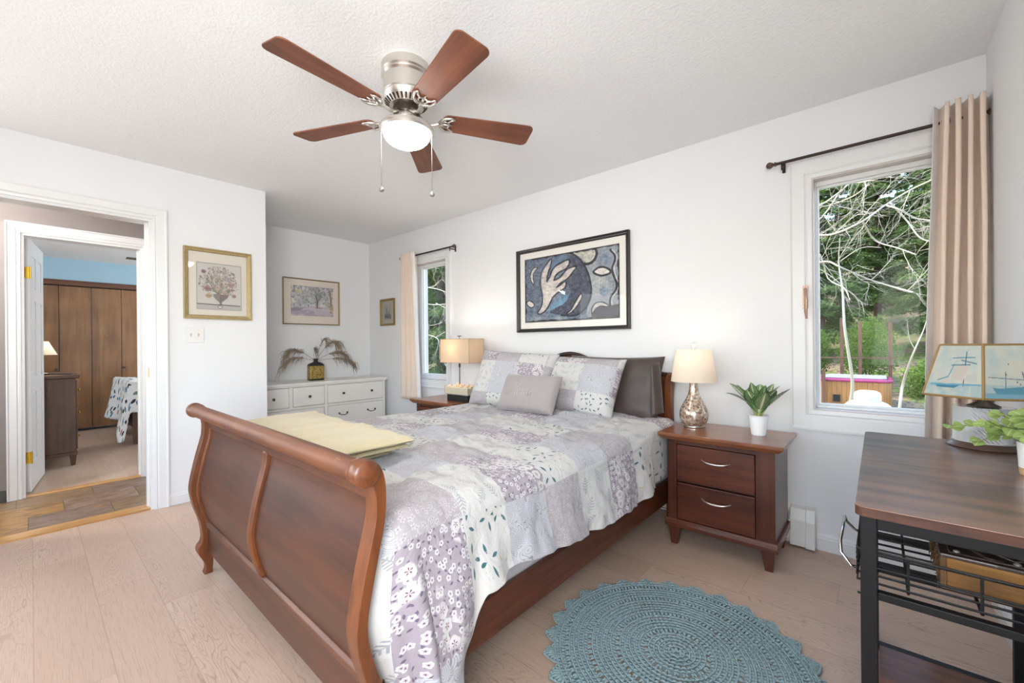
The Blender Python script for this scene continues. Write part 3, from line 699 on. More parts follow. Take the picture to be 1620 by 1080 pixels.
# quilt
def nz3(x, y, z): return mnoise.noise(Vector((x, y, z)))
def quilt():
    zl = [(.60, .07), (.68, .09), (.75, .12), (.79, .2), (.855, .29), (.875, .33), (.90, .385), (1.0, .400), (1.1, .405), (1.345, .368), (1.63, .345), (2.0, .338), (2.3, .352), (2.6, .36), (2.73, .42)]
    ys = [.606 + (.70 - .606) * j / 40 for j in range(40)] + [.70 + (2.73 - .70) * j / 290 for j in range(291)]
    vy = ([.60, .64, .86, 1.05, 1.28, 1.50, 1.74, 2.0, 2.45, 2.75], [-.04, 0, .25, .5, .75, 1.0, 1.25, 1.5, 1.75, 2.05])
    nd, na, ntp = 56, 14, 120
    P = []; UV = []; nu = None
    for y in ys:
        lo = float(np.interp(y, [p[0] for p in zl], [p[1] for p in zl])) + .008 * nz3(y * 9, 3.1, 0)
        zt0 = .672 + .010 * math.sin(y * 2.1 + .5)
        foot = max(0.0, 1 - (y - .606) / .10)
        zt = zt0 - .045 * foot * foot
        head = max(0.0, (y - 2.55) / .18); zt -= .03 * head * head
        R_ = .075; row = []; ru = []
        xe = -.985
        # right-hand drop, from the hem upwards
        L = (zt - R_) - lo
        for i in range(nd):
            t = i / nd; z = lo + L * t; h = 1 - t; s = (zt - R_) - z
            flare = .050 * h ** 1.2
            corner = max(0.0, 1 - abs(y - .70) / .24)
            amp = (.010 + .030 * corner) * (h ** .8)
            fold = math.sin(y * (26 + 20 * corner) + 1.6 * nz3(y * 3, z * 2, 0) + 1.4 * z * 4) * amp
            fold += .018 * nz3(y * 7, z * 5, 2.0) * (.3 + h) + .009 * nz3(y * 19, z * 11, 8.0) * (.4 + h)
            x = xe + R_ * .25 + flare + fold + .045 * corner * min(1, h * 1.6) + .012
            x = max(x, -.972 + .012) if z < .62 else x
            if y < .668:
                w_ = max(0.0, min(1.0, (y - .606) / .055)); w_ = w_ * w_ * (3 - 2 * w_); x = -.990 + (x + .990) * w_
            if y > 2.25: x = min(x, -.957)
            yy = y
            if y < .70:
                ye = float(np.interp(z, [p[1] for p in bk_s], [p[0] for p in bk_s])) + .008
                yy = .70 - (.70 - y) * (.70 - ye) / .094
            row.append((x, yy + .012 * nz3(z * 6, y * 4, 5) * h * min(1, max(0, (y - .62) / .06)), z)); ru.append(.33 - s - .0)
        for i in range(na):
            a = (PI / 2) * i / na
            x = (xe + R_ * .25 + .012) - R_ * (1 - math.cos(a)); z = zt - R_ + R_ * math.sin(a)
            k = .006 * nz3(y * 8, i * .25, 7); yy = y
            if y < .70:
                yy = .70 - (.70 - y) * (.70 - float(np.interp(z, [p[1] for p in bk_s], [p[0] for p in bk_s])) - .008) / .094
                w_ = max(0.0, min(1.0, (y - .606) / .055)); w_ = w_ * w_ * (3 - 2 * w_); x = -.990 + (x + .990) * max(w_, 1 - math.cos(a)) if x > -.990 else x
            row.append((x + k, yy, z + k)); ru.append(.33 + R_ * a)
        x0 = xe + R_ * .25 + .012 - R_; x1 = -2.56 + R_ * .75
        for i in range(ntp + 1):
            t = i / ntp; x = x0 + (x1 - x0) * t
            puff = .016 * nz3(x * 3.2, y * 3.2, 1) + .014 * nz3(x * 8 + y * 3, y * 7, 4) + .008 * nz3(x * 17 + y * 6, y * 15, 9)
            z = zt + puff * min(1, t * 10 + .2) * min(1, (1 - t) * 10 + .2) + .012 * math.sin(PI * t)
            row.append((x, y, z)); ru.append(.33 + R_ * PI / 2 + (x0 - x))
        ul = ru[-1]
        for i in range(1, na + 1):
            a = (PI / 2) * i / na
            row.append((x1 - R_ * math.sin(a), y, zt - R_ + R_ * math.cos(a))); ru.append(ul + R_ * a)
        for i in range(1, 21):
            t = i / 20
            z = zt - R_ - (zt - R_ - .37) * t
            row.append((x1 - R_ - .02 * t - .008 * math.sin(y * 22) * t, y, z)); ru.append(ul + R_ * PI / 2 + (zt - R_ - z))
        nu = len(row); P += row; vv = float(np.interp(y, *vy)); UV += [(u + .03 * nz3(u * 2, y * 2, 11), vv + .03 * nz3(u * 2, y * 2, 15)) for u in ru]
    q = MB().grid(P, nu, len(ys), UV).build('quilt', M_quilt, None, smooth=180, solid=.010)
    tag(q, 'patchwork quilt in mauve, white and grey florals draped over the bed', 'quilt')
    return q
quilt()

# folded fleece throw
def throw():
    m = MB()
    # folded cross-section running along X: three rounded layers
    def slab(x0, x1, y0, y1, z0, z1, seed, skew=0.0):
        nx, nr = 70, 36; P = []; ex = 2.0 / 4.5
        for i in range(nx + 1):
            t = i / nx; x = x0 + (x1 - x0) * t
            end = min(1, min(t, 1 - t) * 22) ** .5; end = max(end, .05)
            for k in range(nr):
                a = 2 * PI * k / nr; c, s = math.cos(a), math.sin(a)
                yy = (abs(c) ** ex) * (1 if c > 0 else -1); zz = (abs(s) ** .65) * (1 if s > 0 else -1)
                y = (y0 + y1) / 2 + yy * (y1 - y0) / 2 * (.93 + .07 * end) + skew * (t - .5)
                z = (z0 + z1) / 2 + zz * (z1 - z0) / 2 * end
                nzv = .012 * nz3(x * 5 + seed, y * 7, seed) + .007 * nz3(x * 16, y * 18, seed) + .004 * nz3(x * 45, y * 45, seed)
                P.append((x + .010 * nz3(y * 9, z * 30, seed + 3), y + .012 * nz3(x * 4, z * 9, seed + 7), z + nzv * (1 if zz > -.3 else .2)))
        n = len(m.v); fs = []
        for i in range(nx):
            for k in range(nr):
                k2 = (k + 1) % nr; fs.append((i * nr + k, i * nr + k2, (i + 1) * nr + k2, (i + 1) * nr + k))
        fs.append(tuple(range(nr))); fs.append(tuple(range(nx * nr, nx * nr + nr)))
        m.add(P, fs)
    slab(-2.46, -1.50, .635, .99, .692, .722, 1.3, -.02)
    slab(-2.47, -1.44, .640, 1.03, .719, .749, 5.1, -.03)
    slab(-2.45, -1.405, .630, 1.04, .745, .780, 9.7, -.05)
    tag(m.build('throw_blanket', M_throw, None, smooth=180), 'folded cream fleece throw lying along the foot of the bed', 'blanket')
throw()

# pillows
def pillow(name, mat, w, h, t, M, seed=0.0, pinch=.06, parent=None, wr=.006, rim=0.0, nx=46, ny=34):
    P = []; UV = []
    for side in (1, -1):
        for j in range(ny + 1):
            for i in range(nx + 1):
                u = -1 + 2 * i / nx; v = -1 + 2 * j / ny
                e = max(0, (1 - u ** 4)) ** .5 * max(0, (1 - v ** 4)) ** .5
                x = u * w / 2 * (1 - pinch * (1 - v * v) * abs(u) ** 3) ; y = v * h / 2 * (1 - pinch * (1 - u * u) * abs(v) ** 3)
                if rim:
                    e = max(0, 1 - (abs(u) / (1 - rim)) ** 4) ** .5 * max(0, 1 - (abs(v) / (1 - rim * w / h)) ** 4) ** .5 if abs(u) < 1 - rim and abs(v) < 1 - rim * w / h else 0
                z = side * (t / 2 * e + .003) + wr * nz3(u * 2.6 + seed, v * 2.6, side * 2.0 + seed) * (e + .15)
                P.append(M @ Vector((x, y, z))); UV.append((x + .5, y + .5))
    n1 = (nx + 1) * (ny + 1)
    m = MB(); m.v = [tuple(p) for p in P]; m.uv = UV
    for s in (0, n1):
        m.f += [(s + j * (nx + 1) + i, s + j * (nx + 1) + i + 1, s + (j + 1) * (nx + 1) + i + 1, s + (j + 1) * (nx + 1) + i) for j in range(ny) for i in range(nx)]
    B = [i for i in range(nx + 1)] + [j * (nx + 1) + nx for j in range(1, ny + 1)] + [ny * (nx + 1) + i for i in range(nx - 1, -1, -1)] + [j * (nx + 1) for j in range(ny - 1, 0, -1)]
    m.f += [(B[k], B[(k + 1) % len(B)], B[(k + 1) % len(B)] + n1, B[k] + n1) for k in range(len(B))]
    return m.build(name, mat, parent, smooth=80)
def pose(cx, cy, cz, lean, yaw=0, roll=0):
    """upright pillow leaning back: local x = width, y = up, z = towards the foot of the bed"""
    return Matrix.Translation((cx, cy, cz)) @ Matrix.Rotation(R(yaw), 4, 'Z') @ Matrix.Rotation(R(90 - lean), 4, 'X') @ Matrix.Rotation(R(roll), 4, 'Z')
tag(pillow('pillow_sham', M_brownsham, .74, .46, .15, pose(-1.415, 2.672, .832, 14, -3), 3.0, rim=.0), 'brown satin pillow sham at the right, nearest the mercury-glass lamp', 'pillow', 'brown shams against the headboard')
tag(pillow('pillow_sham', M_brownsham, .72, .44, .15, pose(-2.245, 2.672, .845, 14, 2), 8.0), 'brown satin pillow sham at the left, hidden behind a patchwork sham', 'pillow', 'brown shams against the headboard')
# loose side flap of the brown sham
def flap():
    P = []; n = 20
    for j in range(n + 1):
        v = j / n
        for i in range(9):
            t = i / 8
            P.append((-1.065 + .045 * math.sin(PI * t) * (1 - .5 * v) - .02 * v, 2.545 + .13 * t + .04 * v, .685 + .315 * v + .02 * math.sin(PI * t)))
    o = MB().grid(P, 9, n + 1).build('sham_flap', M_brownsham, None, smooth=180, solid=.004)
    return o
fl = flap(); sh = [o for o in COL.objects if o.name == 'pillow_sham'][0]; fl.parent = sh
tag(pillow('pillow_sham', M_sham, .70, .43, .17, pose(-1.615, 2.535, .850, 24, -4, -2), 1.0), 'right patchwork floral sham, beside the brown sham near the nightstand', 'pillow', 'patchwork floral shams')
tag(pillow('pillow_sham', M_sham2, .72, .47, .18, pose(-2.13, 2.44, .868, 24, 5, -3), 5.0), 'left patchwork floral sham, nearest the rectangular lamp', 'pillow', 'patchwork floral shams')
cM = pose(-1.835, 2.275, .800, 28, 2, 0)
cu = pillow('throw_cushion', M_cushion, .475, .275, .12, cM, 2.0, pinch=.04, wr=.003)
tag(cu, 'small grey velvet cushion with stitched script lying against the shams', 'cushion')
def stitching():
    m = MB()
    def on(x, y):
        u, v = x / .2375, y / .1375
        e = max(0, 1 - u ** 4) ** .5 * max(0, 1 - v ** 4) ** .5
        return cM @ Vector((x, y, .06 * e + .003 + .003 * nz3(u * 2.6 + 2, v * 2.6, 4) * (e + .15) + .0015))
    def stroke(pts): m.tube([on(x, y) for x, y in pts], .0028, 6)
    stroke([(-.155, -.010), (-.150, -.038), (-.137, -.043), (-.122, -.015), (-.112, .000)])
    base = -.040
    loops = []
    for k in range(60):
        t = k / 59; x = -.095 + .135 * t + .008 * math.sin(t * 44); y = base + .016 + .017 * math.sin(t * 44 + 1.2) + (.012 * t)
        loops.append((x, y))
    stroke(loops)
    stroke([(.040, -.012), (.047, -.038), (.058, -.032), (.066, -.008), (.064, -.04), (.055, -.062), (.042, -.055)])
    stroke([(-.085, .022), (-.07, .05), (-.06, .062), (-.066, .03), (-.05, .02)]); stroke([(-.045, .02), (-.035, .045), (-.028, .055)])
    o = m.build('embroidery', M_thread, None, smooth=180); o.parent = cu
stitching()

# ---------------------------------------------------------------- nightstands
def nightstand():
    t = thing('nightstand', 'two-drawer cherry nightstand with curved silver handles, right of the bed', 'nightstand', (-.645, 2.58, 0), 'nightstands beside the bed')
    x0, x1, y0, y1 = -.915, -.385, 2.400, 2.775
    TZ = .640
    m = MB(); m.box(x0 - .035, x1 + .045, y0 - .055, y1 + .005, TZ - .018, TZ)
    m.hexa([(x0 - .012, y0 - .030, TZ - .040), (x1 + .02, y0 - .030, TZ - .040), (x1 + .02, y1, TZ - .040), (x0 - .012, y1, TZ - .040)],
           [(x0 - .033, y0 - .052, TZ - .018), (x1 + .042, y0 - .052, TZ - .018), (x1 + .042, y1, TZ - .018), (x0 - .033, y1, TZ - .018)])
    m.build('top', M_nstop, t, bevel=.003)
    m = MB(); m.box(x0, x0 + .05, y0, y0 + .04, .145, TZ - .040).box(x1 - .085, x1, y0, y0 + .04, .145, TZ - .040)
    m.box(x0, x0 + .018, y0 + .04, y1, .145, TZ - .040).box(x1 - .018, x1, y0 + .04, y1, .145, TZ - .040)
    m.box(x0 + .018, x1 - .018, y1 - .012, y1, .145, TZ - .040)
    m.build('carcase', M_nsz, t, bevel=.002)
    MB().box(x0 + .05, x1 - .085, y0 + .004, y0 + .03, TZ - .066, TZ - .040).build('top_rail', M_ns, t)
    MB().box(x0 + .018, x1 - .018, y0 + .03, y1 - .012, .15, TZ - .05).build('inner_case', M_dark, t)
    MB().prism([(y0 - .014, .105), (y0 - .014, .125), (y0 - .006, .135), (y0, .147), (y1, .147), (y1, .105)], 'X', x0 - .012, x1 + .012).build('base_rail', M_ns, t, bevel=.003)
    for (za, zb) in ((.365, .570), (.152, .357)):
        d = MB().box(x0 + .053, x1 - .088, y0 - .002, y0 + .02, za, zb).build('drawer', M_ns, t, bevel=.004)
        cx = (x0 + .05 + x1 - .085) / 2 + .01; zc = zb - .075
        pts = [(cx + .072 * s, y0 - .002 - .026 * (1 - s ** 4) , zc + .010 * (s * s)) for s in [i / 10 - 1 for i in range(21)]]
        h = MB().tube(pts, [.0035 + .003 * (1 - abs(i / 10 - 1)) for i in range(21)], 10).build('handle', M_nickel, None, smooth=60)
        h.parent = d
    for (lx, ly, sx, sy) in ((x0 + .004, y0, 1, 1), (x1 - .004, y0, -1, 1), (x0 + .004, y1 - .004, 1, -1), (x1 - .004, y1 - .004, -1, -1)):
        a, b = .062, .034
        bx0, bx1 = sorted((lx, lx + sx * a)); by0, by1 = sorted((ly, ly + sy * .05))
        cx0, cx1 = sorted((lx + sx * .010, lx + sx * (.010 + b))); cy0, cy1 = sorted((ly + sy * .006, ly + sy * .038))
        MB().hexa([(cx0, cy0, 0), (cx1, cy0, 0), (cx1, cy1, 0), (cx0, cy1, 0)], [(bx0, by0, .105), (bx1, by0, .105), (bx1, by1, .105), (bx0, by1, .105)]).build('leg', M_nsz, t, bevel=.003)
    return t
ns1 = nightstand()
ns2 = copy_tree(ns1); ns2.location.x += -2.385
ns2['label'] = 'cherry nightstand at the left of the bed, under the rectangular tan lamp'

# mercury glass lamp
g = G('mosaic_mercury_glass'); o = g.obj()
vo = g.n('TexVoronoi', {'Scale': 88.0}, feature='F1', distance='CHEBYCHEV'); g.set(vo.inputs['Vector'], o)
cr, cg, cb = g.sep(vo.outputs['Color'])
rp = g.n('ValToRGB'); g.set(rp.inputs[0], cr)
for i, (p_, c) in enumerate([(0, (120, 92, 78)), (.3, (168, 140, 120)), (.6, (206, 188, 168)), (1, (236, 226, 210))]):
    e = rp.color_ramp.elements[i] if i < 2 else rp.color_ramp.elements.new(p_)
    e.position = p_; e.color = rgba(c)
ve = g.n('TexVoronoi', {'Scale': 88.0}, feature='DISTANCE_TO_EDGE'); g.set(ve.inputs['Vector'], o)
g.p(col=g.mix(g.ss(ve.outputs[0], .10, .02), rp.outputs[0], rgba((178, 160, 140))), rough=.18, metal=.45, coat=.6)
g.bump(cg, .25, .003); M_mosaic = g.m
M_bulb = G('frosted_bulb'); M_bulb.p(col=(1, .9, .75, 1), emit=(1.0, .82, .58, 1), es=1.2); M_bulb = M_bulb.m

def table_lamp():
    cx, cy, z0 = -.835, 2.615, .640
    t = thing('table_lamp', 'teardrop mosaic mercury-glass lamp with white drum shade on the right nightstand', 'lamp', (cx, cy, z0))
    c = (cx, cy, z0)
    MB().lathe([(.001, 0), (.056, 0), (.060, .004), (.060, .010), (.05, .012)], c, 40).build('foot', M_nickel, t, smooth=40)
    pr = cr_interp([(.050, .010), (.066, .024), (.078, .050), (.081, .078), (.074, .110), (.058, .142), (.041, .175), (.030, .205), (.025, .235), (.024, .262)], 5)
    MB().lathe(pr, c, 48).build('glass_body', M_mosaic, t, smooth=60)
    MB().lathe([(.026, .262), (.027, .268), (.012, .274), (.010, .30), (.008, .47), (.001, .472)], c, 24).build('neck', M_nickel, t, smooth=40)
    MB().lathe([(.128, .272), (.129, .272), (.098, .462), (.097, .462)], c, 56, cap=False).build('lamp_shade', M_shadewhite, t, smooth=60)
    m = MB()
    for k in range(3):
        a = k * 2.094; m.tube([(cx, cy, z0 + .455), (cx + .097 * math.cos(a), cy + .097 * math.sin(a), z0 + .458)], .0015, 5)
    m.build('shade_spider', M_nickel, t)
    MB().lathe([(.006, .470), (.009, .474), (.006, .480)], c, 16).ball((cx, cy, z0 + .494), .015, 18, 11).build('finial', M_crystal, t, smooth=30)
    MB().ball((cx, cy, z0 + .37), .026, 16, 10, (1, 1, 1.2)).build('bulb', M_bulb, t, smooth=180)
    lamp('bulb_glow', 'POINT', (cx, cy, z0 + .415), 1.0, (1, .84, .66), parent=t, shadow_soft_size=.03)
table_lamp()

def rect_lamp():
    cx, cy, z0 = -2.82, 2.545, .640
    t = thing('table_lamp', 'lamp with tan rectangular shade and shell-filled glass box on the left nightstand', 'lamp', (cx, cy, z0))
    MB().box(cx - .135, cx + .135, cy - .06, cy + .06, z0, z0 + .058).build('plinth', M_blackp, t, bevel=.002)
    m = MB(); a, b = .155, .075; w = .004; za, zb = z0 + .060, z0 + .135
    m.box(cx - a, cx + a, cy - b, cy + b, za, za + w).box(cx - a, cx + a, cy - b, cy - b + w, za + w, zb).box(cx - a, cx + a, cy + b - w, cy + b, za + w, zb)
    m.box(cx - a, cx - a + w, cy - b + w, cy + b - w, za + w, zb).box(cx + a - w, cx + a, cy - b + w, cy + b - w, za + w, zb)
    m.build('glass_box', M_acrylic, t)
    rnd = random.Random(4); M_sh = plain('sea_shell', (226, 196, 170), .5, var=.15)
    MB().box(cx - a + .006, cx + a - .006, cy - b + .006, cy + b - .006, za + .006, zb - .012).build('sand_fill', plain('shell_sand', (214, 204, 176), .9, var=.12, vs=80), t)
    for k in range(11):
        x = cx - .125 + .025 * k + rnd.uniform(-.006, .006); y = cy + rnd.uniform(-.045, .045); r = rnd.uniform(.014, .022)
        Ms = Matrix.Translation((x, y, zb - .012 + r * .75)) @ Matrix.Rotation(rnd.uniform(0, 6), 4, 'Z') @ Matrix.Rotation(rnd.uniform(.6, 1.4), 4, 'X')
        prof = [(.001, -r), (r * .55, -r * .55), (r * .95, -r * .05), (r * .72, r * .12), (r * .7, r * .25), (r * .45, r * .35), (r * .42, r * .6), (r * .2, r * .7), (.001, r * 1.3)]
        MB().lathe(prof, n=12, M=Ms).build('shell', M_sh, t, smooth=50)
    MB().tube([(cx - .03, cy, z0 + .06), (cx - .03, cy, z0 + .30)], .0045, 10).build('stem', M_bronze, t, smooth=60)
    MB().tube([(cx - .03, cy, z0 + .30), (cx - .03, cy, z0 + .335)], .009, 12).tube([(cx - .03, cy, z0 + .335), (cx - .03, cy, z0 + .585)], .003, 8).tube([(cx - .055, cy, z0 + .583), (cx - .005, cy, z0 + .583)], .004, 8).build('socket', M_bronze, t, smooth=60)
    m = MB(); a, b = .190, .090; za, zb = z0 + .345, z0 + .555
    for (xa, xb, ya, yb) in ((cx - a, cx + a, cy - b, cy - b + .002), (cx - a, cx + a, cy + b - .002, cy + b), (cx - a, cx - a + .002, cy - b + .002, cy + b - .002), (cx + a - .002, cx + a, cy - b + .002, cy + b - .002)):
        m.box(xa, xb, ya, yb, za, zb)
    sh = m.build('lamp_shade', M_shadetan, t)
    f = MB(); r = .0022
    for z in (za, zb): f.tube([(cx - a, cy - b, z), (cx + a, cy - b, z), (cx + a, cy + b, z), (cx - a, cy + b, z)], r, 6, closed=True)
    for sx in (-1, 1):
        for sy in (-1, 1): f.tube([(cx + sx * a, cy + sy * b, za), (cx + sx * a, cy + sy * b, zb)], r, 6)
    f.tube([(cx - a, cy, zb - .01), (cx + a, cy, zb - .01)], .0015, 6)
    o = f.build('shade_frame', plain('tan_binding', (176, 146, 112), .8), None); o.parent = sh
    MB().ball((cx - .03, cy, z0 + .44), .026, 16, 10, (1, 1, 1.2)).build('bulb', M_bulb, t, smooth=180)
    lamp('bulb_glow', 'POINT', (cx - .04, cy - .03, z0 + .47), 5.5, (1, .88, .74), parent=t, shadow_soft_size=.03)
rect_lamp()

# ---------------------------------------------------------------- painted artwork (colours stored on a fine mesh)
class Art:
    def __init__(s, W, H_, bg):
        s.W, s.H = W, H_
        s.u, s.v = np.meshgrid((np.arange(W) + .5) / W, (np.arange(H_) + .5) / H_)   # v = 0 at the top
        s.a = np.zeros((H_, W, 3)) + np.array(bg, float)
        s.rs = np.random.RandomState(W * 7 + H_)
    def noise(s, cells, seed=0):
        rs = np.random.RandomState(seed); g_ = rs.rand(cells + 2, cells + 2)
        x = s.u * cells; y = s.v * cells; xi = x.astype(int); yi = y.astype(int); fx = x - xi; fy = y - yi
        fx = fx * fx * (3 - 2 * fx); fy = fy * fy * (3 - 2 * fy)
        return (g_[yi, xi] * (1 - fx) + g_[yi, xi + 1] * fx) * (1 - fy) + (g_[yi + 1, xi] * (1 - fx) + g_[yi + 1, xi + 1] * fx) * fy
    def put(s, m, c, al=1.0):
        m = np.clip(m * al, 0, 1)[..., None]; s.a = s.a * (1 - m) + np.array(c, float) * m
    def poly(s, pts, c, al=1.0, rough=0.0):
        u, v = s.u, s.v
        if rough:
            u = u + (s.noise(22, 3) - .5) * rough; v = v + (s.noise(22, 4) - .5) * rough
        ins = np.zeros(u.shape, bool); n = len(pts)
        for i in range(n):
            x1, y1 = pts[i]; x2, y2 = pts[(i + 1) % n]
            cond = ((y1 > v) != (y2 > v)); xs = (x2 - x1) * (v - y1) / (y2 - y1 + 1e-12) + x1
            ins ^= cond & (u < xs)
        s.put(ins.astype(float), c, al)
    def dist(s, pts):
        d = np.full(s.u.shape, 9.0); ar = s.H / s.W
        for (x1, y1), (x2, y2) in zip(pts[:-1], pts[1:]):
            dx, dy = x2 - x1, (y2 - y1) * ar; L2 = dx * dx + dy * dy + 1e-12
            t = np.clip(((s.u - x1) * dx + (s.v - y1) * ar * dy) / L2, 0, 1)
            d = np.minimum(d, np.hypot(s.u - x1 - t * dx, (s.v - y1) * ar - t * dy))
        return d
    def stroke(s, pts, w, c, al=1.0):
        s.put(np.clip((w - s.dist(pts)) / (.6 / s.W) + .5, 0, 1), c, al)
    def ell(s, cx, cy, rx, ry, c, al=1.0, soft=.15, ang=0.0):
        ar = s.H / s.W; dx = s.u - cx; dy = (s.v - cy) * ar
        x = dx * math.cos(ang) + dy * math.sin(ang); y = -dx * math.sin(ang) + dy * math.cos(ang)
        s.put(np.clip((1 - np.hypot(x / rx, y / ry)) / soft, 0, 1), c, al)
    def mesh(s, name, corners, parent, mat=None):
        """corners: top-left, top-right, bottom-left in world space"""
        tl, tr, bl = [np.array(c, float) for c in corners]
        W, Hh = s.W, s.H
        gu, gv = np.meshgrid(np.linspace(0, 1, W), np.linspace(0, 1, Hh))
        P = tl + gu[..., None] * (tr - tl) + gv[..., None] * (bl - tl)
        idx = np.arange(W * Hh).reshape(Hh, W)
        F = np.stack([idx[:-1, :-1], idx[1:, :-1], idx[1:, 1:], idx[:-1, 1:]], -1).reshape(-1, 4)
        me = bpy.data.meshes.new(name)
        me.vertices.add(W * Hh); me.vertices.foreach_set('co', P.reshape(-1).astype(np.float32))
        me.loops.add(F.size); me.loops.foreach_set('vertex_index', F.reshape(-1).astype(np.int32))
        me.polygons.add(len(F)); me.polygons.foreach_set('loop_start', np.arange(0, F.size, 4, dtype=np.int32))
        me.update(calc_edges=True); me.validate()
        c = np.clip(s.a, 0, 255) / 255; c = np.where(c <= .04045, c / 12.92, ((c + .055) / 1.055) ** 2.4)
        rgba_ = np.concatenate([c, np.ones((Hh, W, 1))], -1).astype(np.float32)
        at = me.color_attributes.new('Col', 'FLOAT_COLOR', 'POINT'); at.data.foreach_set('color', rgba_.reshape(-1))
        me.materials.append(mat or M_art)
        o = bpy.data.objects.new(name, me); COL.objects.link(o)
        if parent is not None: child(o, parent)
        return o

def art_abstract():
    A = Art(260, 180, (96, 108, 132))
    def cv(pts):
        out = []
        for x, y in pts:
            u = (x - 135) / 953; top = 320 - 175 * u; bot = 960 - 45 * u; out.append((u, (y - top) / (bot - top)))
        return cr_interp(out, 3)
    n1, n2, n3 = A.noise(9, 1), A.noise(26, 2), A.noise(60, 5)
    A.put(n1 * n2 * 1.5, (122, 148, 176), .8); A.put((n3 > .6) * 1.0, (80, 88, 108), .35)
    A.ell(.38, .16, .20, .12, (92, 142, 180), .85, .8); A.ell(.40, .78, .20, .10, (108, 160, 196), .9, .8, -.4)
    A.poly(cv([(640, 240), (1088, 145), (1088, 915), (800, 920), (835, 640), (800, 440)]), (158, 164, 172), .9)
    A.ell(.80, .48, .16, .2, (190, 190, 186), .9, .9); A.ell(.85, .62, .05, .06, (92, 136, 178), .8, .9); A.ell(.88, .18, .12, .1, (118, 140, 172), .8, .9)
    A.poly(cv([(300, 420), (380, 360), (640, 300), (560, 420), (430, 560), (380, 700), (300, 700)]), (92, 124, 158), .6)
    dome = cv([(640, 235), (735, 310), (800, 430), (830, 560), (835, 640), (815, 740), (770, 820), (700, 875), (600, 885), (420, 855), (480, 790), (570, 760), (640, 640), (590, 540), (610, 420), (625, 320)])
    A.poly(dome, (76, 82, 106), 1, .01); A.put((n3 * (np.abs(np.sin(A.u * 160 + n1 * 9)) > .75)), (112, 118, 142), .35 )
    A.stroke(dome[:26], .008, (46, 46, 54))
    blue = cv([(400, 850), (440, 770), (520, 720), (620, 660), (600, 720), (540, 770), (480, 810)]); A.poly(blue, (104, 158, 192), .9, .02)
    fl = cv([(285, 855), (330, 795), (348, 700), (325, 560), (335, 450), (380, 380), (432, 315), (412, 400), (385, 480), (388, 550), (430, 480), (460, 410), (540, 350), (622, 318), (592, 390), (520, 430), (470, 480), (460, 530), (540, 490), (600, 420), (688, 383), (640, 450), (590, 505), (530, 545), (478, 605), (545, 570), (582, 540), (572, 595), (500, 640), (440, 700), (400, 780), (350, 840), (305, 862)])
    A.stroke(fl + fl[:1], .017, (44, 44, 52)); A.poly(fl, (214, 200, 190), 1, .006); A.stroke(fl[6:22], .005, (150, 150, 160)); A.put(((A.noise(40, 31) > .55) & (A.dist(fl) < .03)) * 1.0, (150, 150, 160), .25)
    f2 = cv([(590, 872), (640, 830), (690, 740), (735, 668), (737, 700), (692, 785), (640, 845)]); A.stroke(f2 + f2[:1], .012, (44, 44, 52)); A.poly(f2, (216, 206, 194))
    c1 = cv([(280, 398), (238, 408), (208, 460), (210, 520), (238, 560), (230, 510), (236, 450), (262, 416)]); A.stroke(c1 + c1[:1], .010, (50, 54, 66)); A.poly(c1, (216, 208, 196))
    l1 = cv([(158, 757), (190, 738), (236, 766), (230, 790), (200, 797), (172, 778)]); A.stroke(l1 + l1[:1], .010, (44, 44, 52)); A.poly(l1, (220, 210, 200))
    tr = cv([(660, 238), (852, 198), (858, 250), (832, 300), (785, 330), (740, 285)]); A.poly(tr, (190, 188, 172))
    arc = cv([(866, 205), (880, 245), (866, 300), (830, 338), (785, 350)]); A.stroke(arc, .020, (48, 48, 56)); A.stroke(cv([(862, 215), (868, 250), (852, 295), (820, 325), (790, 332)]), .009, (206, 200, 184))
    e1 = cv([(866, 437), (895, 408), (930, 397), (970, 408), (1002, 437), (965, 458), (930, 464), (895, 456)]); A.stroke(e1 + e1[:1], .020, (48, 46, 54)); A.poly(e1, (218, 208, 198))
    wv = cv([(1012, 215), (1050, 270), (1046, 340), (1026, 400), (1040, 480), (1064, 560), (1055, 630), (1012, 700), (1006, 770), (1028, 840), (1042, 880)]); A.stroke(wv, .013, (50, 50, 58)); A.stroke([(u + .012, v) for u, v in wv], .005, (200, 200, 198))
    A.poly(cv([(840, 862), (850, 800), (890, 755), (985, 790), (1085, 780), (1085, 912), (830, 905)]), (74, 76, 88), .95, .02)
    c2 = cv([(842, 860), (848, 805), (885, 758), (945, 758), (982, 790), (915, 782), (868, 815)]); A.stroke(c2 + c2[:1], .012, (46, 46, 52)); A.poly(c2, (198, 196, 186))
    A.ell(.15, .95, .16, .05, (172, 180, 186), .7, .9); A.ell(.40, .96, .12, .03, (180, 186, 188), .7, .9)
    m_ = A.a.mean(-1, keepdims=True); A.a = m_ + (A.a - m_) * .68; A.a += ((A.noise(70, 21) - .5) * 34 + (A.noise(34, 22) - .5) * 26)[..., None]
    e = np.minimum(np.minimum(A.u, 1 - A.u) * 1.4, np.minimum(A.v, 1 - A.v)) + (A.noise(30, 8) - .5) * .03
    A.put(np.clip((.028 - e) / .01, 0, 1), (40, 38, 38), .95)
    return A
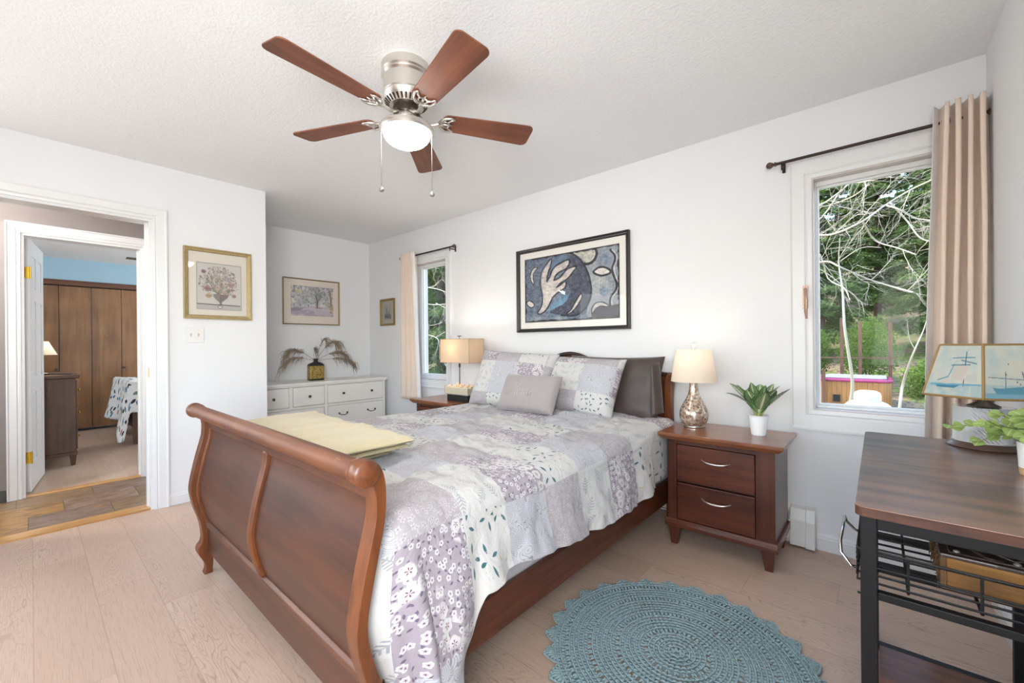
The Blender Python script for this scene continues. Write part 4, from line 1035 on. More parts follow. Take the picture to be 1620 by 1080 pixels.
def art_bouquet():
    A = Art(120, 140, (206, 199, 190)); rs = random.Random(11)
    A.stroke([(.02, .02), (.98, .02), (.98, .98), (.02, .98), (.02, .02)], .006, (150, 142, 136))
    A.poly([(0, .875), (1, .875), (1, .99), (0, .99)], (186, 178, 172), .9)
    for k in range(34):
        a = rs.uniform(-2.9, -.2); r = rs.uniform(.25, .5)
        x, y = .48 + r * math.cos(a) * .95, .62 + r * math.sin(a)
        A.stroke([(.48, .66), ((x + .48) / 2 + rs.uniform(-.04, .04), (y + .62) / 2), (x, y)], .005, rs.choice([(150, 148, 108), (132, 128, 112), (164, 152, 118)]), .8)
    for k in range(420):
        a = rs.uniform(0, 6.28); r = rs.random() ** .55
        x, y = .48 + r * .42 * math.cos(a), .40 + r * .33 * math.sin(a); q = rs.uniform(.012, .034)
        c = rs.choice([(186, 150, 156), (200, 172, 160), (176, 164, 120), (140, 140, 120), (158, 132, 150), (206, 196, 178), (150, 116, 120), (190, 178, 132), (124, 122, 130), (214, 190, 176)])
        A.ell(x, y, q, q * rs.uniform(.5, 1), tuple(v * .74 for v in c), .55, .3, rs.uniform(0, 3)); A.ell(x, y, q * .8, q * .6, tuple(v * 1.03 for v in c), .7, .5, rs.uniform(0, 3))
    for x, y, q, c in ((.46, .52, .075, (222, 186, 170)), (.62, .63, .065, (212, 168, 156)), (.24, .55, .08, (184, 130, 136)), (.42, .27, .07, (206, 190, 180)), (.75, .45, .08, (204, 156, 148)), (.82, .68, .06, (190, 150, 130)), (.60, .20, .06, (196, 170, 180)), (.26, .70, .07, (206, 172, 116)), (.16, .2, .06, (170, 124, 140))):
        for k in range(6):
            a = k * 1.047; A.ell(x + q * .5 * math.cos(a), y + q * .45 * math.sin(a), q * .5, q * .42, tuple(v * (.84 + .05 * (k % 3)) for v in c), .9, .4)
        A.ell(x, y, q * .3, q * .26, tuple(v * .72 for v in c), .9, .5)
    A.poly([(.36, .66), (.70, .66), (.68, .72), (.60, .78), (.55, .82), (.54, .86), (.60, .88), (.44, .88), (.50, .86), (.49, .82), (.43, .78), (.37, .72)], (134, 116, 116)); A.poly([(.36, .66), (.50, .66), (.49, .80), (.43, .77), (.38, .72)], (158, 140, 136), .8)
    m_ = A.a.mean(-1, keepdims=True); A.a = m_ + (A.a - m_) * .72
    A.stroke([(.02, .875), (.95, .888)], .012, (112, 104, 104)); A.ell(.51, .93, .06, .04, (118, 108, 104), 1, .1); A.ell(.51, .93, .045, .028, (206, 196, 186), 1, .1)
    return A
def art_landscape():
    A = Art(150, 100, (220, 212, 208)); rs = random.Random(5)
    n1, n2 = A.noise(8, 3), A.noise(24, 9)
    A.put((A.v > .66) * 1.0, (186, 170, 184), .8); A.put(((A.v > .70) & (n1 > .5)) * 1.0, (156, 140, 166), .6)
    for k in range(60): A.ell(rs.random(), rs.random() * .62, rs.uniform(.06, .16), rs.uniform(.05, .1), rs.choice([(150, 164, 150), (176, 168, 190), (170, 176, 184), (196, 190, 168), (186, 172, 184)]), .5, .9)
    for k in range(520):
        x, y = rs.random(), rs.random() ** 1.3 * .66; q = rs.uniform(.01, .04)
        c = rs.choice([(126, 144, 126), (150, 140, 170), (168, 150, 176), (100, 118, 134), (190, 182, 140), (216, 206, 200), (132, 130, 156), (178, 160, 168), (110, 130, 108)])
        A.ell(x, y, q, q * rs.uniform(.4, .9), c, rs.uniform(.4, .8), .5, rs.uniform(0, 3))
    A.ell(.18, .2, .08, .07, (206, 192, 110), .8, .6)
    A.stroke([(.60, .70), (.61, .5), (.57, .3)], .014, (104, 84, 88)); A.stroke([(.61, .5), (.68, .38)], .008, (104, 84, 88)); A.ell(.62, .33, .18, .16, (118, 136, 116), .55, .9)
    A.stroke([(.94, .85), (.94, .4), (.90, .1)], .02, (172, 124, 84)); A.ell(.95, .72, .06, .09, (196, 170, 90), .8, .6); A.ell(.62, .73, .12, .025, (140, 110, 128), .8, .5)
    A.stroke([(0, .82), (.5, .74), (1, .8)], .01, (206, 196, 204)); A.poly([(0, .75), (.35, .72), (.2, .82), (0, .86)], (130, 116, 140), .7)
    m_ = A.a.mean(-1, keepdims=True); A.a = m_ + (A.a - m_) * .62 + 6
    return A
def art_sketch():
    A = Art(44, 60, (206, 202, 200)); rs = random.Random(8)
    A.put((A.v > .7) * A.noise(12, 2), (120, 116, 118), .8)
    for k in range(9):
        x = .15 + .08 * k; h = rs.uniform(.2, .55); A.stroke([(x, .86), (x, .86 - h)], .03, rs.choice([(92, 90, 94), (130, 126, 126), (110, 106, 100)]), .8)
    A.stroke([(.32, .5), (.36, .22), (.40, .5)], .02, (70, 68, 72)); A.stroke([(.1, .87), (.9, .87)], .02, (86, 82, 84))
    return A

def picture(name, label, plane, p0, sgn, a0, a1, z0, z1, fw, depth, fmat, mmat, art, ar, glass=True, fillet=None):
    """framed print on wall plane; a0 is the left edge as seen from inside the room"""
    t = thing(name, label, 'picture', (p0, (a0 + a1) / 2, z0) if plane == 'X' else ((a0 + a1) / 2, p0, z0))
    pt = (lambda a, d, z: (p0 + sgn * d, a, z)) if plane == 'X' else (lambda a, d, z: (a, p0 + sgn * d, z))
    m = MB(); pr = [(0, .002), (0, depth), (fw * .25, depth), (fw * .45, depth * .8), (fw * .8, depth * .72), (fw, depth * .5), (fw, .002)]
    cs = [(a0, z0, 1, 1), (a1, z0, -1, 1), (a1, z1, -1, -1), (a0, z1, 1, -1)]
    rings = [[pt(a + sa * c * (1 if a0 < a1 else -1), d, z + sz * c) for c, d in pr] for a, z, sa, sz in cs]
    n = len(pr)
    for k in range(4):
        A_, B_ = rings[k], rings[(k + 1) % 4]
        m.add(A_ + B_, [(i, (i + 1) % n, n + (i + 1) % n, n + i) for i in range(n)])
    m.build('frame', fmat, t)
    s = 1 if a0 < a1 else -1
    b0, b1, c0, c1 = a0 + s * fw * .9, a1 - s * fw * .9, z0 + fw * .9, z1 - fw * .9
    MB().add([pt(b0, depth * .28, c0), pt(b1, depth * .28, c0), pt(b1, depth * .28, c1), pt(b0, depth * .28, c1), pt(b0, .004, c0), pt(b1, .004, c0), pt(b1, .004, c1), pt(b0, .004, c1)],
             [(0, 1, 2, 3), (7, 6, 5, 4), (0, 4, 5, 1), (1, 5, 6, 2), (2, 6, 7, 3), (3, 7, 4, 0)]).build('mat_board', mmat, t)
    u0, u1, v0, v1 = ar
    w = b1 - b0; h = c1 - c0; d = depth * .34
    art.mesh('print', [pt(b0 + w * u0, d, c1 - h * v0), pt(b0 + w * u1, d, c1 - h * v0), pt(b0 + w * u0, d, c1 - h * v1)], t)
    if glass:
        d0 = depth * .46
        MB().add([pt(b0, d0, c0), pt(b1, d0, c0), pt(b1, d0, c1), pt(b0, d0, c1)], [(0, 1, 2, 3)]).build('glazing', M_pglass, t)
    return t
picture('framed_painting', 'large black-framed abstract painting of pale flame shapes on blue, above the bed', 'Y', YB, -1, -2.405, -1.343, 1.247, 1.962, .030, .030, plain('black_frame', (34, 33, 34), .3), M_matw, art_abstract(), (.055, .945, .085, .915))
picture('framed_print', 'gold-framed floral urn print with wide mat, hanging by the doorway', 'X', XD, 1, .741, 1.183, 1.357, 1.895, .030, .026, M_gold, M_mat, art_bouquet(), (.13, .90, .16, .91))
picture('framed_print', 'thin bronze-framed watercolour of trees over the white dresser', 'X', XA, 1, 1.809, 2.448, 1.388, 1.908, .012, .022, M_goldthin, plain('ivory_mat', (226, 216, 204), .9, var=.01), art_landscape(), (.12, .90, .14, .82))
picture('framed_print', 'small gilt-framed sketch hanging left of the narrow window', 'Y', YB, -1, -4.625, -4.325, 1.384, 1.708, .026, .024, plain('dull_gilt', (150, 124, 76), .4, .5, .2, 60), M_mat, art_sketch(), (.2, .8, .17, .8))

# ---------------------------------------------------------------- white dresser, vase and plumes
def knob(m, p, ax, r=.014):
    x, y, z = p
    M = Matrix.Translation(p) @ (Matrix.Rotation(PI / 2, 4, 'Y') if ax == 'X' else Matrix.Rotation(-PI / 2, 4, 'X'))
    m.lathe([(.006, 0), (.005, .008), (r, .014), (r * .95, .021), (r * .5, .024), (.001, .0245)], n=16, M=M)
def white_dresser():
    t = thing('dresser', 'long white dresser with round knobs and bail handles in the alcove', 'dresser', (-4.68, 2.07, 0))
    x0, x1, y0, y1 = XA + .02, -4.455, 1.36, 2.785
    m = MB().box(x0, x1 + .022, y0 - .015, y1 + .022, .745, .768); m.box(x0, x1 + .012, y0 - .008, y1 + .012, .728, .745)
    m.build('top', M_white, t, bevel=.004)
    m = MB().box(x0, x1 - .02, y0, y1, .05, .728)
    for y in (y0, 2.058, y1 - .03): m.box(x1 - .02, x1 - .001, y, y + .03, .05, .728)
    for z in (.05, .265, .500): m.box(x1 - .02, x1 - .0005, y0 + .03, y1 - .03, z - .0, z + .022)
    m.box(x1 - .02, x1 - .001, 1.700, 1.735, .522, .728)
    m.build('carcase', M_white, t)
    MB().box(x0 + .02, x1 - .03, y0 + .01, y1 - .01, 0, .05).build('plinth', M_white, t)
    M_kn = plain('antique_knob', (92, 80, 66), .35, .8, .2, 60)
    def drawer(ya, yb, za, zb, kn, bails):
        m = MB().box(x1 - .018, x1 + .006, ya, yb, za, zb)
        d = m.build('drawer', M_white, t, bevel=.006, seg=2)
        for y in kn:
            k = MB(); knob(k, (x1 + .006, y, (za + zb) / 2), 'X'); o = k.build('knob', M_kn, None, smooth=40); o.parent = d
        for y in bails:
            z = (za + zb) / 2 + .012; k = MB()
            for q in (-.045, .045):
                k.ball((x1 + .008, y + q, z), .009, 10, 6, (.6, 1, 1.3)).tube([(x1 + .006, y + q, z), (x1 + .022, y + q, z)], .004, 8)
                k.tube([(x1 + .009, y + q, z), (x1 + .012, y + q * 1.3, z + .008)], [.005, .002], 6)
            k.tube([(x1 + .022, y + .045 * math.cos(a), z - .018 * math.sin(a)) for a in [PI * i / 12 for i in range(13)]], .004, 8)
            o = k.build('handle', M_kn, None, smooth=50); o.parent = d
    drawer(y0 + .034, 1.696, .527, .722, [1.55], []); drawer(1.739, 2.054, .527, .722, [1.895], [])
    drawer(2.092, y1 - .034, .527, .722, [2.26, 2.60], [])
    for za, zb in ((.292, .495), (.077, .260)):
        drawer(y0 + .034, 2.054, za, zb, [], [1.55, 1.895]); drawer(2.092, y1 - .034, za, zb, [], [2.26, 2.60])
white_dresser()

g = G('gold_mosaic'); o = g.obj()
vo = g.n('TexVoronoi', {'Scale': 95.0}); g.set(vo.inputs['Vector'], o); cr, cg, cb = g.sep(vo.outputs['Color'])
ve = g.n('TexVoronoi', {'Scale': 95.0}, feature='DISTANCE_TO_EDGE'); g.set(ve.inputs['Vector'], o)
g.p(col=g.mix(g.ss(ve.outputs[0], .10, .03), g.mix(cr, rgba((138, 112, 52)), rgba((216, 190, 110))), rgba((84, 66, 40))), rough=.3, metal=.3)
M_gmos = g.m
def vase():
    t = thing('vase', 'square black bottle vase with gold mosaic sides on the white dresser', 'vase', (-4.68, 2.066, .768))
    cx, cy, z0 = -4.68, 2.066, .768
    def loop(hw, hd, z, r):
        pts = []
        for sx, sy, a0 in ((1, 1, 0), (-1, 1, PI / 2), (-1, -1, PI), (1, -1, 1.5 * PI)):
            for k in range(5):
                a = a0 + PI / 2 * k / 4; pts.append((cx + sx * (hd - r) + r * math.cos(a), cy + sy * (hw - r) + r * math.sin(a), z))
        return pts
    def stack(ls):
        m = MB(); n = len(ls[0]); vs = [p for l in ls for p in l]
        fs = [(i * n + k, i * n + (k + 1) % n, (i + 1) * n + (k + 1) % n, (i + 1) * n + k) for i in range(len(ls) - 1) for k in range(n)]
        fs += [tuple(range(n)), tuple(range((len(ls) - 1) * n, len(ls) * n))]
        return m.add(vs, fs)
    stack([loop(.076, .040, z0, .01), loop(.078, .042, z0 + .012, .012), loop(.078, .042, z0 + .165, .012), loop(.070, .038, z0 + .180, .014), loop(.040, .028, z0 + .195, .015), loop(.022, .020, z0 + .203, .014), loop(.020, .019, z0 + .228, .014), loop(.026, .024, z0 + .233, .016), loop(.024, .022, z0 + .238, .016)]).build('bottle', M_blackp, t, smooth=40)
    stack([loop(.0790, .0430, z0 + .018, .012), loop(.0790, .0430, z0 + .158, .012)]).build('mosaic_band', M_gmos, t, smooth=40)
vase()
g = G('dry_plume'); o = g.obj(); g.p(col=g.mix(g.noise(o, 40, 3), rgba((112, 92, 76)), rgba((190, 172, 152))), rough=.9); M_plume = g.m
def plumes():
    rs = random.Random(3)
    specs = [(-.30, .28, .10), (-.24, .36, .0), (.10, .46, .0), (.17, .44, .06), (.30, .34, -.02), (.33, .26, .05), (.02, .34, -.05)]
    names = ['leftmost and longest drooping plume', 'second plume from the left', 'tallest upright plume', 'upright plume leaning slightly right', 'plume arching right', 'rightmost drooping plume', 'thin middle plume']
    for k, ((dy, hz, dx), nm) in enumerate(zip(specs, names)):
        p0 = Vector((-4.68, 2.066 + .01 * (k - 3) / 3, .98)); m = MB()
        droop = .07 * abs(dy) / .3
        top = Vector((p0.x + dx, p0.y + dy * .72, .768 + hz)); end = Vector((p0.x + dx * 1.3, p0.y + dy * 1.15, .768 + hz - droop))
        pts = [(1 - s) ** 2 * p0 + 2 * s * (1 - s) * (top + (top - p0) * .25) * 1.0 + s * s * end for s in [i / 16 for i in range(17)]]
        m.tube(pts, [.0028 - .0001 * i for i in range(17)], 5)
        for i in range(5, 17):
            for q in range(9 if abs(dy) > .15 else 5):
                a = pts[i]; L = rs.uniform(.05, .12) * (1.1 if abs(dy) > .15 else .7)
                dr = (pts[min(i + 1, 16)] - pts[i - 1]).normalized()
                b = a + dr * L * .5 + Vector((rs.uniform(-.35, .35), rs.uniform(-.3, .3), rs.uniform(-.3, .15))) * L; c = b + dr * L * .35 + Vector((rs.uniform(-.1, .1), rs.uniform(-.15, .15), rs.uniform(-.75, -.25))) * L
                m.tube([a, b, c], [.0016, .0022, .0006], 4)
        o = m.build('dried_plume', M_plume, None, smooth=180)
        tag(o, nm + ' of dried grass in the black and gold bottle vase', 'dried grass', 'dried grass plumes in the vase')
plumes()

# ---------------------------------------------------------------- curtains and rods
def rod(label, xa, xb, z, brackets, fin):
    t = thing('curtain_rod', label, 'curtain rod', ((xa + xb) / 2, 2.775, z))
    MB().tube([(xa, 2.775, z), (xb, 2.775, z)], .008, 12).build('pole', M_bronze, t, smooth=60)
    for x, s in fin:
        M = Matrix.Translation((x, 2.775, z)) @ Matrix.Rotation(PI / 2 * s, 4, 'Y')
        MB().lathe([(.008, -.004), (.012, 0), (.012, .006), (.007, .010), (.014, .018), (.019, .030), (.015, .042), (.005, .048), (.001, .049)], n=16, M=M).build('finial', plain('finial_wood', (88, 66, 54), .4, .3), t, smooth=50)
    for x in brackets:
        MB().box(x - .008, x + .008, YB - .006, YB, z - .035, z + .02).tube([(x, YB - .004, z - .012), (x, 2.79, z - .016), (x, 2.775, z - .012)], .005, 8).tube([(x, 2.775, z - .009), (x, 2.775, z - .04)], .004, 8).build('bracket', M_bronze, t, smooth=40)
rod('dark bronze curtain rod over the wide window at the right', -.425, .358, 2.148, (-.40,), ((-.428, -1), (.36, 1)))
rod('dark bronze curtain rod over the narrow window beyond the bed', -4.055, -3.205, 2.128, (-3.24,), ((-4.058, -1), (-3.202, 1)))

def curtain(label, xa, xb, z0, ztop, nfold, amp, phase, lead, flare=.0):
    t = thing('curtain', label, 'curtain', ((xa + xb) / 2, 2.775, z0))
    nx, nz_ = 150, 40
    def surf(off, name, mat, s0, s1, z0_, th):
        P = []
        for j in range(nz_ + 1):
            v = j / nz_; z = z0_ + (ztop - z0_) * v
            for i in range(nx + 1):
                s = s0 + (s1 - s0) * i / nx
                ph = 2 * PI * nfold * s + phase
                a = amp * (1 - .12 * math.sin(3 * v)) ; sq = math.sin(ph); sq = math.copysign(abs(sq) ** .7, sq)
                x = xa + (xb - xa) * s + .012 * math.sin(2 * ph) + flare * (1 - v) * (s - .9 if lead > 0 else s - .1) + .004 * nz3(s * 6, z * 2, phase)
                y = 2.752 + a * sq + off + .006 * nz3(s * 4, z * 1.5, 3 + phase)
                P.append((x, min(y, 2.826), z))
        return MB().grid(P, nx + 1, nz_ + 1).build(name, mat, t, smooth=180, solid=th)
    surf(0, 'panel', M_curtain, 0, 1, z0, .003)
    surf(.006, 'lining', M_lining, -.10, .98, z0 + .012, .002) if lead > 0 else surf(.006, 'lining', M_lining, .02, 1.04, z0 + .012, .002)
    zc = 2.148 if ztop > 2.185 else 2.128
    for k in range(int(nfold * 2)):
        s = (k * PI - phase) / (2 * PI * nfold)
        if not 0.02 < s < .98: continue
        if lead > 0 and k > 2: continue
        x = xa + (xb - xa) * s
        MB().tube([(x, 2.778 + .020 * math.cos(a), zc + .020 * math.sin(a)) for a in [2 * PI * q / 20 for q in range(20)]], .005, 8, closed=True).build('grommet', M_bronze, t, smooth=180)
    return t
curtain('tan grommet curtain with white lining, gathered at the right of the wide window', .224, .366, .50, 2.215, 3.9, .050, 1.75, 1, .045)
curtain('tan grommet curtain with white lining, left of the narrow window beyond the bed', -4.03, -3.80, .555, 2.165, 3.5, .046, 2.2, -1, .10)

# ---------------------------------------------------------------- ceiling fan
g = G('lit_bowl'); g.p(col=(1, .98, .94, 1), rough=.3, emit=(1, .97, .93, 1), es=46.0); M_bowl = g.m
def fan():
    cx, cy = -1.65, 1.158; c = (cx, cy, 0)
    t = thing('ceiling_fan', 'five-blade walnut ceiling fan with brushed nickel housing and lit glass bowl', 'ceiling fan', (cx, cy, H))
    MB().lathe([(.001, H), (.108, H), (.112, H - .006), (.112, H - .040), (.106, H - .046), (.108, H - .052), (.112, H - .058), (.104, H - .066), (.104, H - .135), (.098, H - .142), (.001, H - .142)], c, 56).build('motor_housing', M_nickel, t, smooth=35)
    MB().lathe([(.001, H - .142), (.106, H - .142), (.108, H - .147), (.100, H - .168), (.076, H - .190), (.001, H - .190)], c, 48).build('vent_ring', M_nickel, t, smooth=35)
    for k in range(30):
        a = 2 * PI * k / 30; Mk = Matrix.Translation(c) @ Matrix.Rotation(a, 4, 'Z')
        MB().hexa([Mk @ Vector((.077, -.0032, H - .187)), Mk @ Vector((.079, -.0032, H - .1895)), Mk @ Vector((.079, .0032, H - .1895)), Mk @ Vector((.077, .0032, H - .187))],
                  [Mk @ Vector((.096, -.0045, H - .169)), Mk @ Vector((.0985, -.0045, H - .1715)), Mk @ Vector((.0985, .0045, H - .1715)), Mk @ Vector((.096, .0045, H - .169))]).build('vent_slot', M_dark, t)
    MB().lathe([(.001, H - .190), (.058, H - .190), (.062, H - .205), (.060, H - .225), (.001, H - .225)], c, 32).build('rotor_hub', plain('dark_steel', (70, 60, 54), .4, .8), t, smooth=35)
    MB().lathe([(.001, H - .225), (.046, H - .225), (.048, H - .245), (.048, H - .262), (.001, H - .262)], c, 32).build('switch_housing', M_nickel, t, smooth=35)
    MB().lathe([(.001, H - .258), (.050, H - .258), (.085, H - .266), (.116, H - .280), (.124, H - .292), (.124, H - .304), (.118, H - .312), (.108, H - .312), (.001, H - .300)], c, 56).build('light_pan', M_nickel, t, smooth=35)
    bw = [(.107, H - .310)] + [(.107 * math.cos(a), H - .312 - .062 * math.sin(a)) for a in [PI / 2 * k / 14 for k in range(1, 14)]] + [(.001, H - .374)]
    MB().lathe(bw, c, 48, cap=False).build('glass_bowl', M_bowl, t, smooth=180)
    ZB = H - .236
    for k in range(5):
        ang = R(-84.6 + 72 * k); pitch = R(10)
        Mk = Matrix.Translation((cx, cy, ZB)) @ Matrix.Rotation(ang, 4, 'Z') @ Matrix.Rotation(-pitch, 4, 'X')
        r0, r1, w0, w1, th = .165, .612, .056, .074, .006
        out = []
        def cor(xc, yc, r, a0):
            return [(xc + r * math.cos(a0 + PI / 2 * q / 6), yc + r * math.sin(a0 + PI / 2 * q / 6)) for q in range(7)]
        out += cor(r1 - .030, w1 - .030, .030, 0) + cor(r0 + .035, w0 - .035, .035, PI / 2) + cor(r0 + .035, -w0 + .035, .035, PI) + cor(r1 - .030, -w1 + .030, .030, 1.5 * PI)
        n = len(out)
        MB().add([Mk @ Vector((x, y, 0)) for x, y in out] + [Mk @ Vector((x, y, th)) for x, y in out], [tuple(range(n)), tuple(range(n, 2 * n))] + [(i, (i + 1) % n, n + (i + 1) % n, n + i) for i in range(n)]).build('blade', M_blade_k[k], t, bevel=.0015)
        # cast blade iron: curved neck and scrolled three-pronged plate under the blade root
        m = MB()
        M0 = Matrix.Translation((cx, cy, ZB)) @ Matrix.Rotation(ang, 4, 'Z')
        m.tube([M0 @ Vector(p) for p in [(.050, 0, .018), (.080, .004, -.004), (.105, .012, -.014), (.130, .010, -.010), (.150, 0, -.006), (.172, 0, -.006)]], [.010, .009, .008, .0075, .009, .006], 10)
        for s in (-1, 1):
            m.tube([Mk @ Vector(p) for p in [(.150, 0, -.006), (.160, s * .024, -.007), (.178, s * .042, -.007), (.205, s * .048, -.006), (.222, s * .040, -.005)]], [.008, .008, .007, .006, .003], 8)
            m.tube([Mk @ Vector(p) for p in [(.222, s * .040, -.005), (.204, s * .032, -.006), (.192, s * .018, -.006), (.200, 0, -.006)]], [.003, .005, .005, .004], 8)
            m.tube([Mk @ Vector(p) for p in [(.160, s * .006, -.006), (.176, s * .018, -.006), (.194, s * .020, -.006)]], .004, 8)
        m.tube([Mk @ Vector(p) for p in [(.165, 0, -.006), (.190, 0, -.006), (.214, 0, -.005)]], [.007, .006, .002], 8)
        m.build('blade_iron', M_nickel, t, smooth=180)
    for (x, y) in ((-1.712, 1.062), (-1.592, 1.258)):
        ch = MB().tube([(x, y, H - .30), (x, y, 1.872)], .0013, 6).build('pull_chain', plain('chain_metal', (120, 116, 112), .5, .2), t, smooth=180)
        kn = MB().ball((x, y, 1.858), .012, 16, 10, (1, 1, .9)).lathe([(.004, .010), (.003, .018)], (x, y, 1.858), 10).build('chain_knob', plain('chain_knob_metal', (150, 146, 142), .4, .6), None, smooth=50); kn.parent = ch
M_blade_k = [wood('fan_blade_wood_%d' % k, (88, 48, 32), (138, 82, 56), 'X', 30, rough=.5, coat=.05) for k in range(5)]
for k, m_ in enumerate(M_blade_k):   # grain follows each blade
    nt = m_.node_tree; tc = [n for n in nt.nodes if n.type == 'TEX_COORD'][0]
    mp = nt.nodes.new('ShaderNodeMapping'); mp.inputs['Rotation'].default_value = (0, 0, -R(-84.6 + 72 * k))
    mp.vector_type = 'POINT'
    for l in list(tc.outputs['Object'].links):
        to = l.to_socket; nt.links.new(mp.outputs[0], to)
    nt.links.new(tc.outputs['Object'], mp.inputs[0])
fan()

# ---------------------------------------------------------------- crocheted rug
g = G('teal_cotton_yarn'); o = g.obj()
g.p(col=g.mix(g.noise(o, 90, 4), rgba((112, 140, 145)), rgba((160, 185, 188))), rough=.95, sheen=.3); g.bump(g.noise(o, 420, 3), .7, .004); M_yarn = g.m
def rug():
    cx, cy = -.562, 1.545; rs = np.random.RandomState(2)
    m = MB()
    # base layer: scalloped disc of the same yarn with the openwork rounds left out
    NS = 27
    def scal(a): return .436 + .034 * (1 - abs(((a * NS / (2 * PI)) % 1) * 2 - 1))
    n = 540
    ring = [(.0, .040), (.060, .100), (.122, .150), (.160, .200), (.222, .262), (.276, .300), (.322, .358), (.372, None)]
    for ra, rb in ring:
        vs = []; 
        for k in range(n):
            a = 2 * PI * k / n; r2 = rb if rb else scal(a) - .008
            for r, z in ((ra + 1e-4, .0015), (r2, .0015), (r2, .0002)):
                vs.append((cx + r * math.cos(a), cy + r * math.sin(a), z))
        fs = []
        for k in range(n):
            k2 = (k + 1) % n
            fs += [(k * 3, k2 * 3, k2 * 3 + 1, k * 3 + 1), (k * 3 + 1, k2 * 3 + 1, k2 * 3 + 2, k * 3 + 2)]
        m.add(vs, fs)
    # stitches: each a bent pair of plump strands
    def strand(p, q, r, lift):
        d = (q - p); L = d.length; d = d / L; s = Vector((-d.y, d.x, 0)); n0 = len(m.v); K, S = 5, 6
        vs = []
        for i in range(K):
            t = i / (K - 1); rr = r * (.45 + .55 * math.sin(PI * min(max(t, .06), .94)))
            c = p + d * L * t; zc = c.z + lift * math.sin(PI * t)
            for k in range(S):
                a = 2 * PI * k / S; o_ = s * math.cos(a) * rr; vs.append((c.x + o_.x, c.y + o_.y, zc + rr * .85 * math.sin(a)))
        fs = [(i * S + k, i * S + (k + 1) % S, (i + 1) * S + (k + 1) % S, (i + 1) * S + k) for i in range(K - 1) for k in range(S)]
        m.add(vs, fs)
    r = .010; i = 0; open_r = (.110, .211, .311, .400)
    while r < .432:
        near = min(abs(r + .009 - q) for q in open_r)
        op = near < .010
        step = .0155 if not op else .026
        nst = max(8, int(2 * PI * r / step)); hgt = .0185
        for k in range(nst):
            a = 2 * PI * (k + .5 * (i % 2)) / nst + rs.uniform(-.06, .06) / nst
            for s in (-1, 1):
                da = s * (.22 * step / max(r, .01)) + rs.uniform(-.03, .03) * step / max(r, .02)
                p = Vector((cx + r * math.cos(a + da * .3), cy + r * math.sin(a + da * .3), .007)); q = Vector((cx + (r + hgt) * math.cos(a + da), cy + (r + hgt) * math.sin(a + da),   .0085 + rs.uniform(-.0015, .002)))
                strand(p, q, .0036 if not op else .0044, .0040)
            if not op:
                a2 = a + PI / nst * .5
                p = Vector((cx + (r + hgt) * math.cos(a - PI / nst), cy + (r + hgt) * math.sin(a - PI / nst), .0135)); q = Vector((cx + (r + hgt) * math.cos(a + PI / nst), cy + (r + hgt) * math.sin(a + PI / nst), .0135))
                strand(p, q, .0036, .003)
        r += hgt * .93; i += 1
    for k in range(NS):      # fan-shaped scallops
        a0 = 2 * PI * (k + .5) / NS
        for q in range(9):
            b = -1 + 2 * q / 8
            p = Vector((cx + .436 * math.cos(a0 + b * .05), cy + .436 * math.sin(a0 + b * .05), .006))
            L = .440 + .046 * (1 - abs(b)) ** .75
            e = Vector((cx + L * math.cos(a0 + b * .112), cy + L * math.sin(a0 + b * .112), .006))
            strand(p, e, .0052, .004)
            if q < 8:
                b2 = -1 + 2 * (q + 1) / 8; L2 = .440 + .046 * (1 - abs(b2)) ** .75
                strand(e, Vector((cx + L2 * math.cos(a0 + b2 * .112), cy + L2 * math.sin(a0 + b2 * .112), .006)), .0048, .003)
    tag(m.build('crochet_rug', M_yarn, None, smooth=180), 'round teal crocheted rug with scalloped edge on the floor beside the bed', 'rug')
rug()

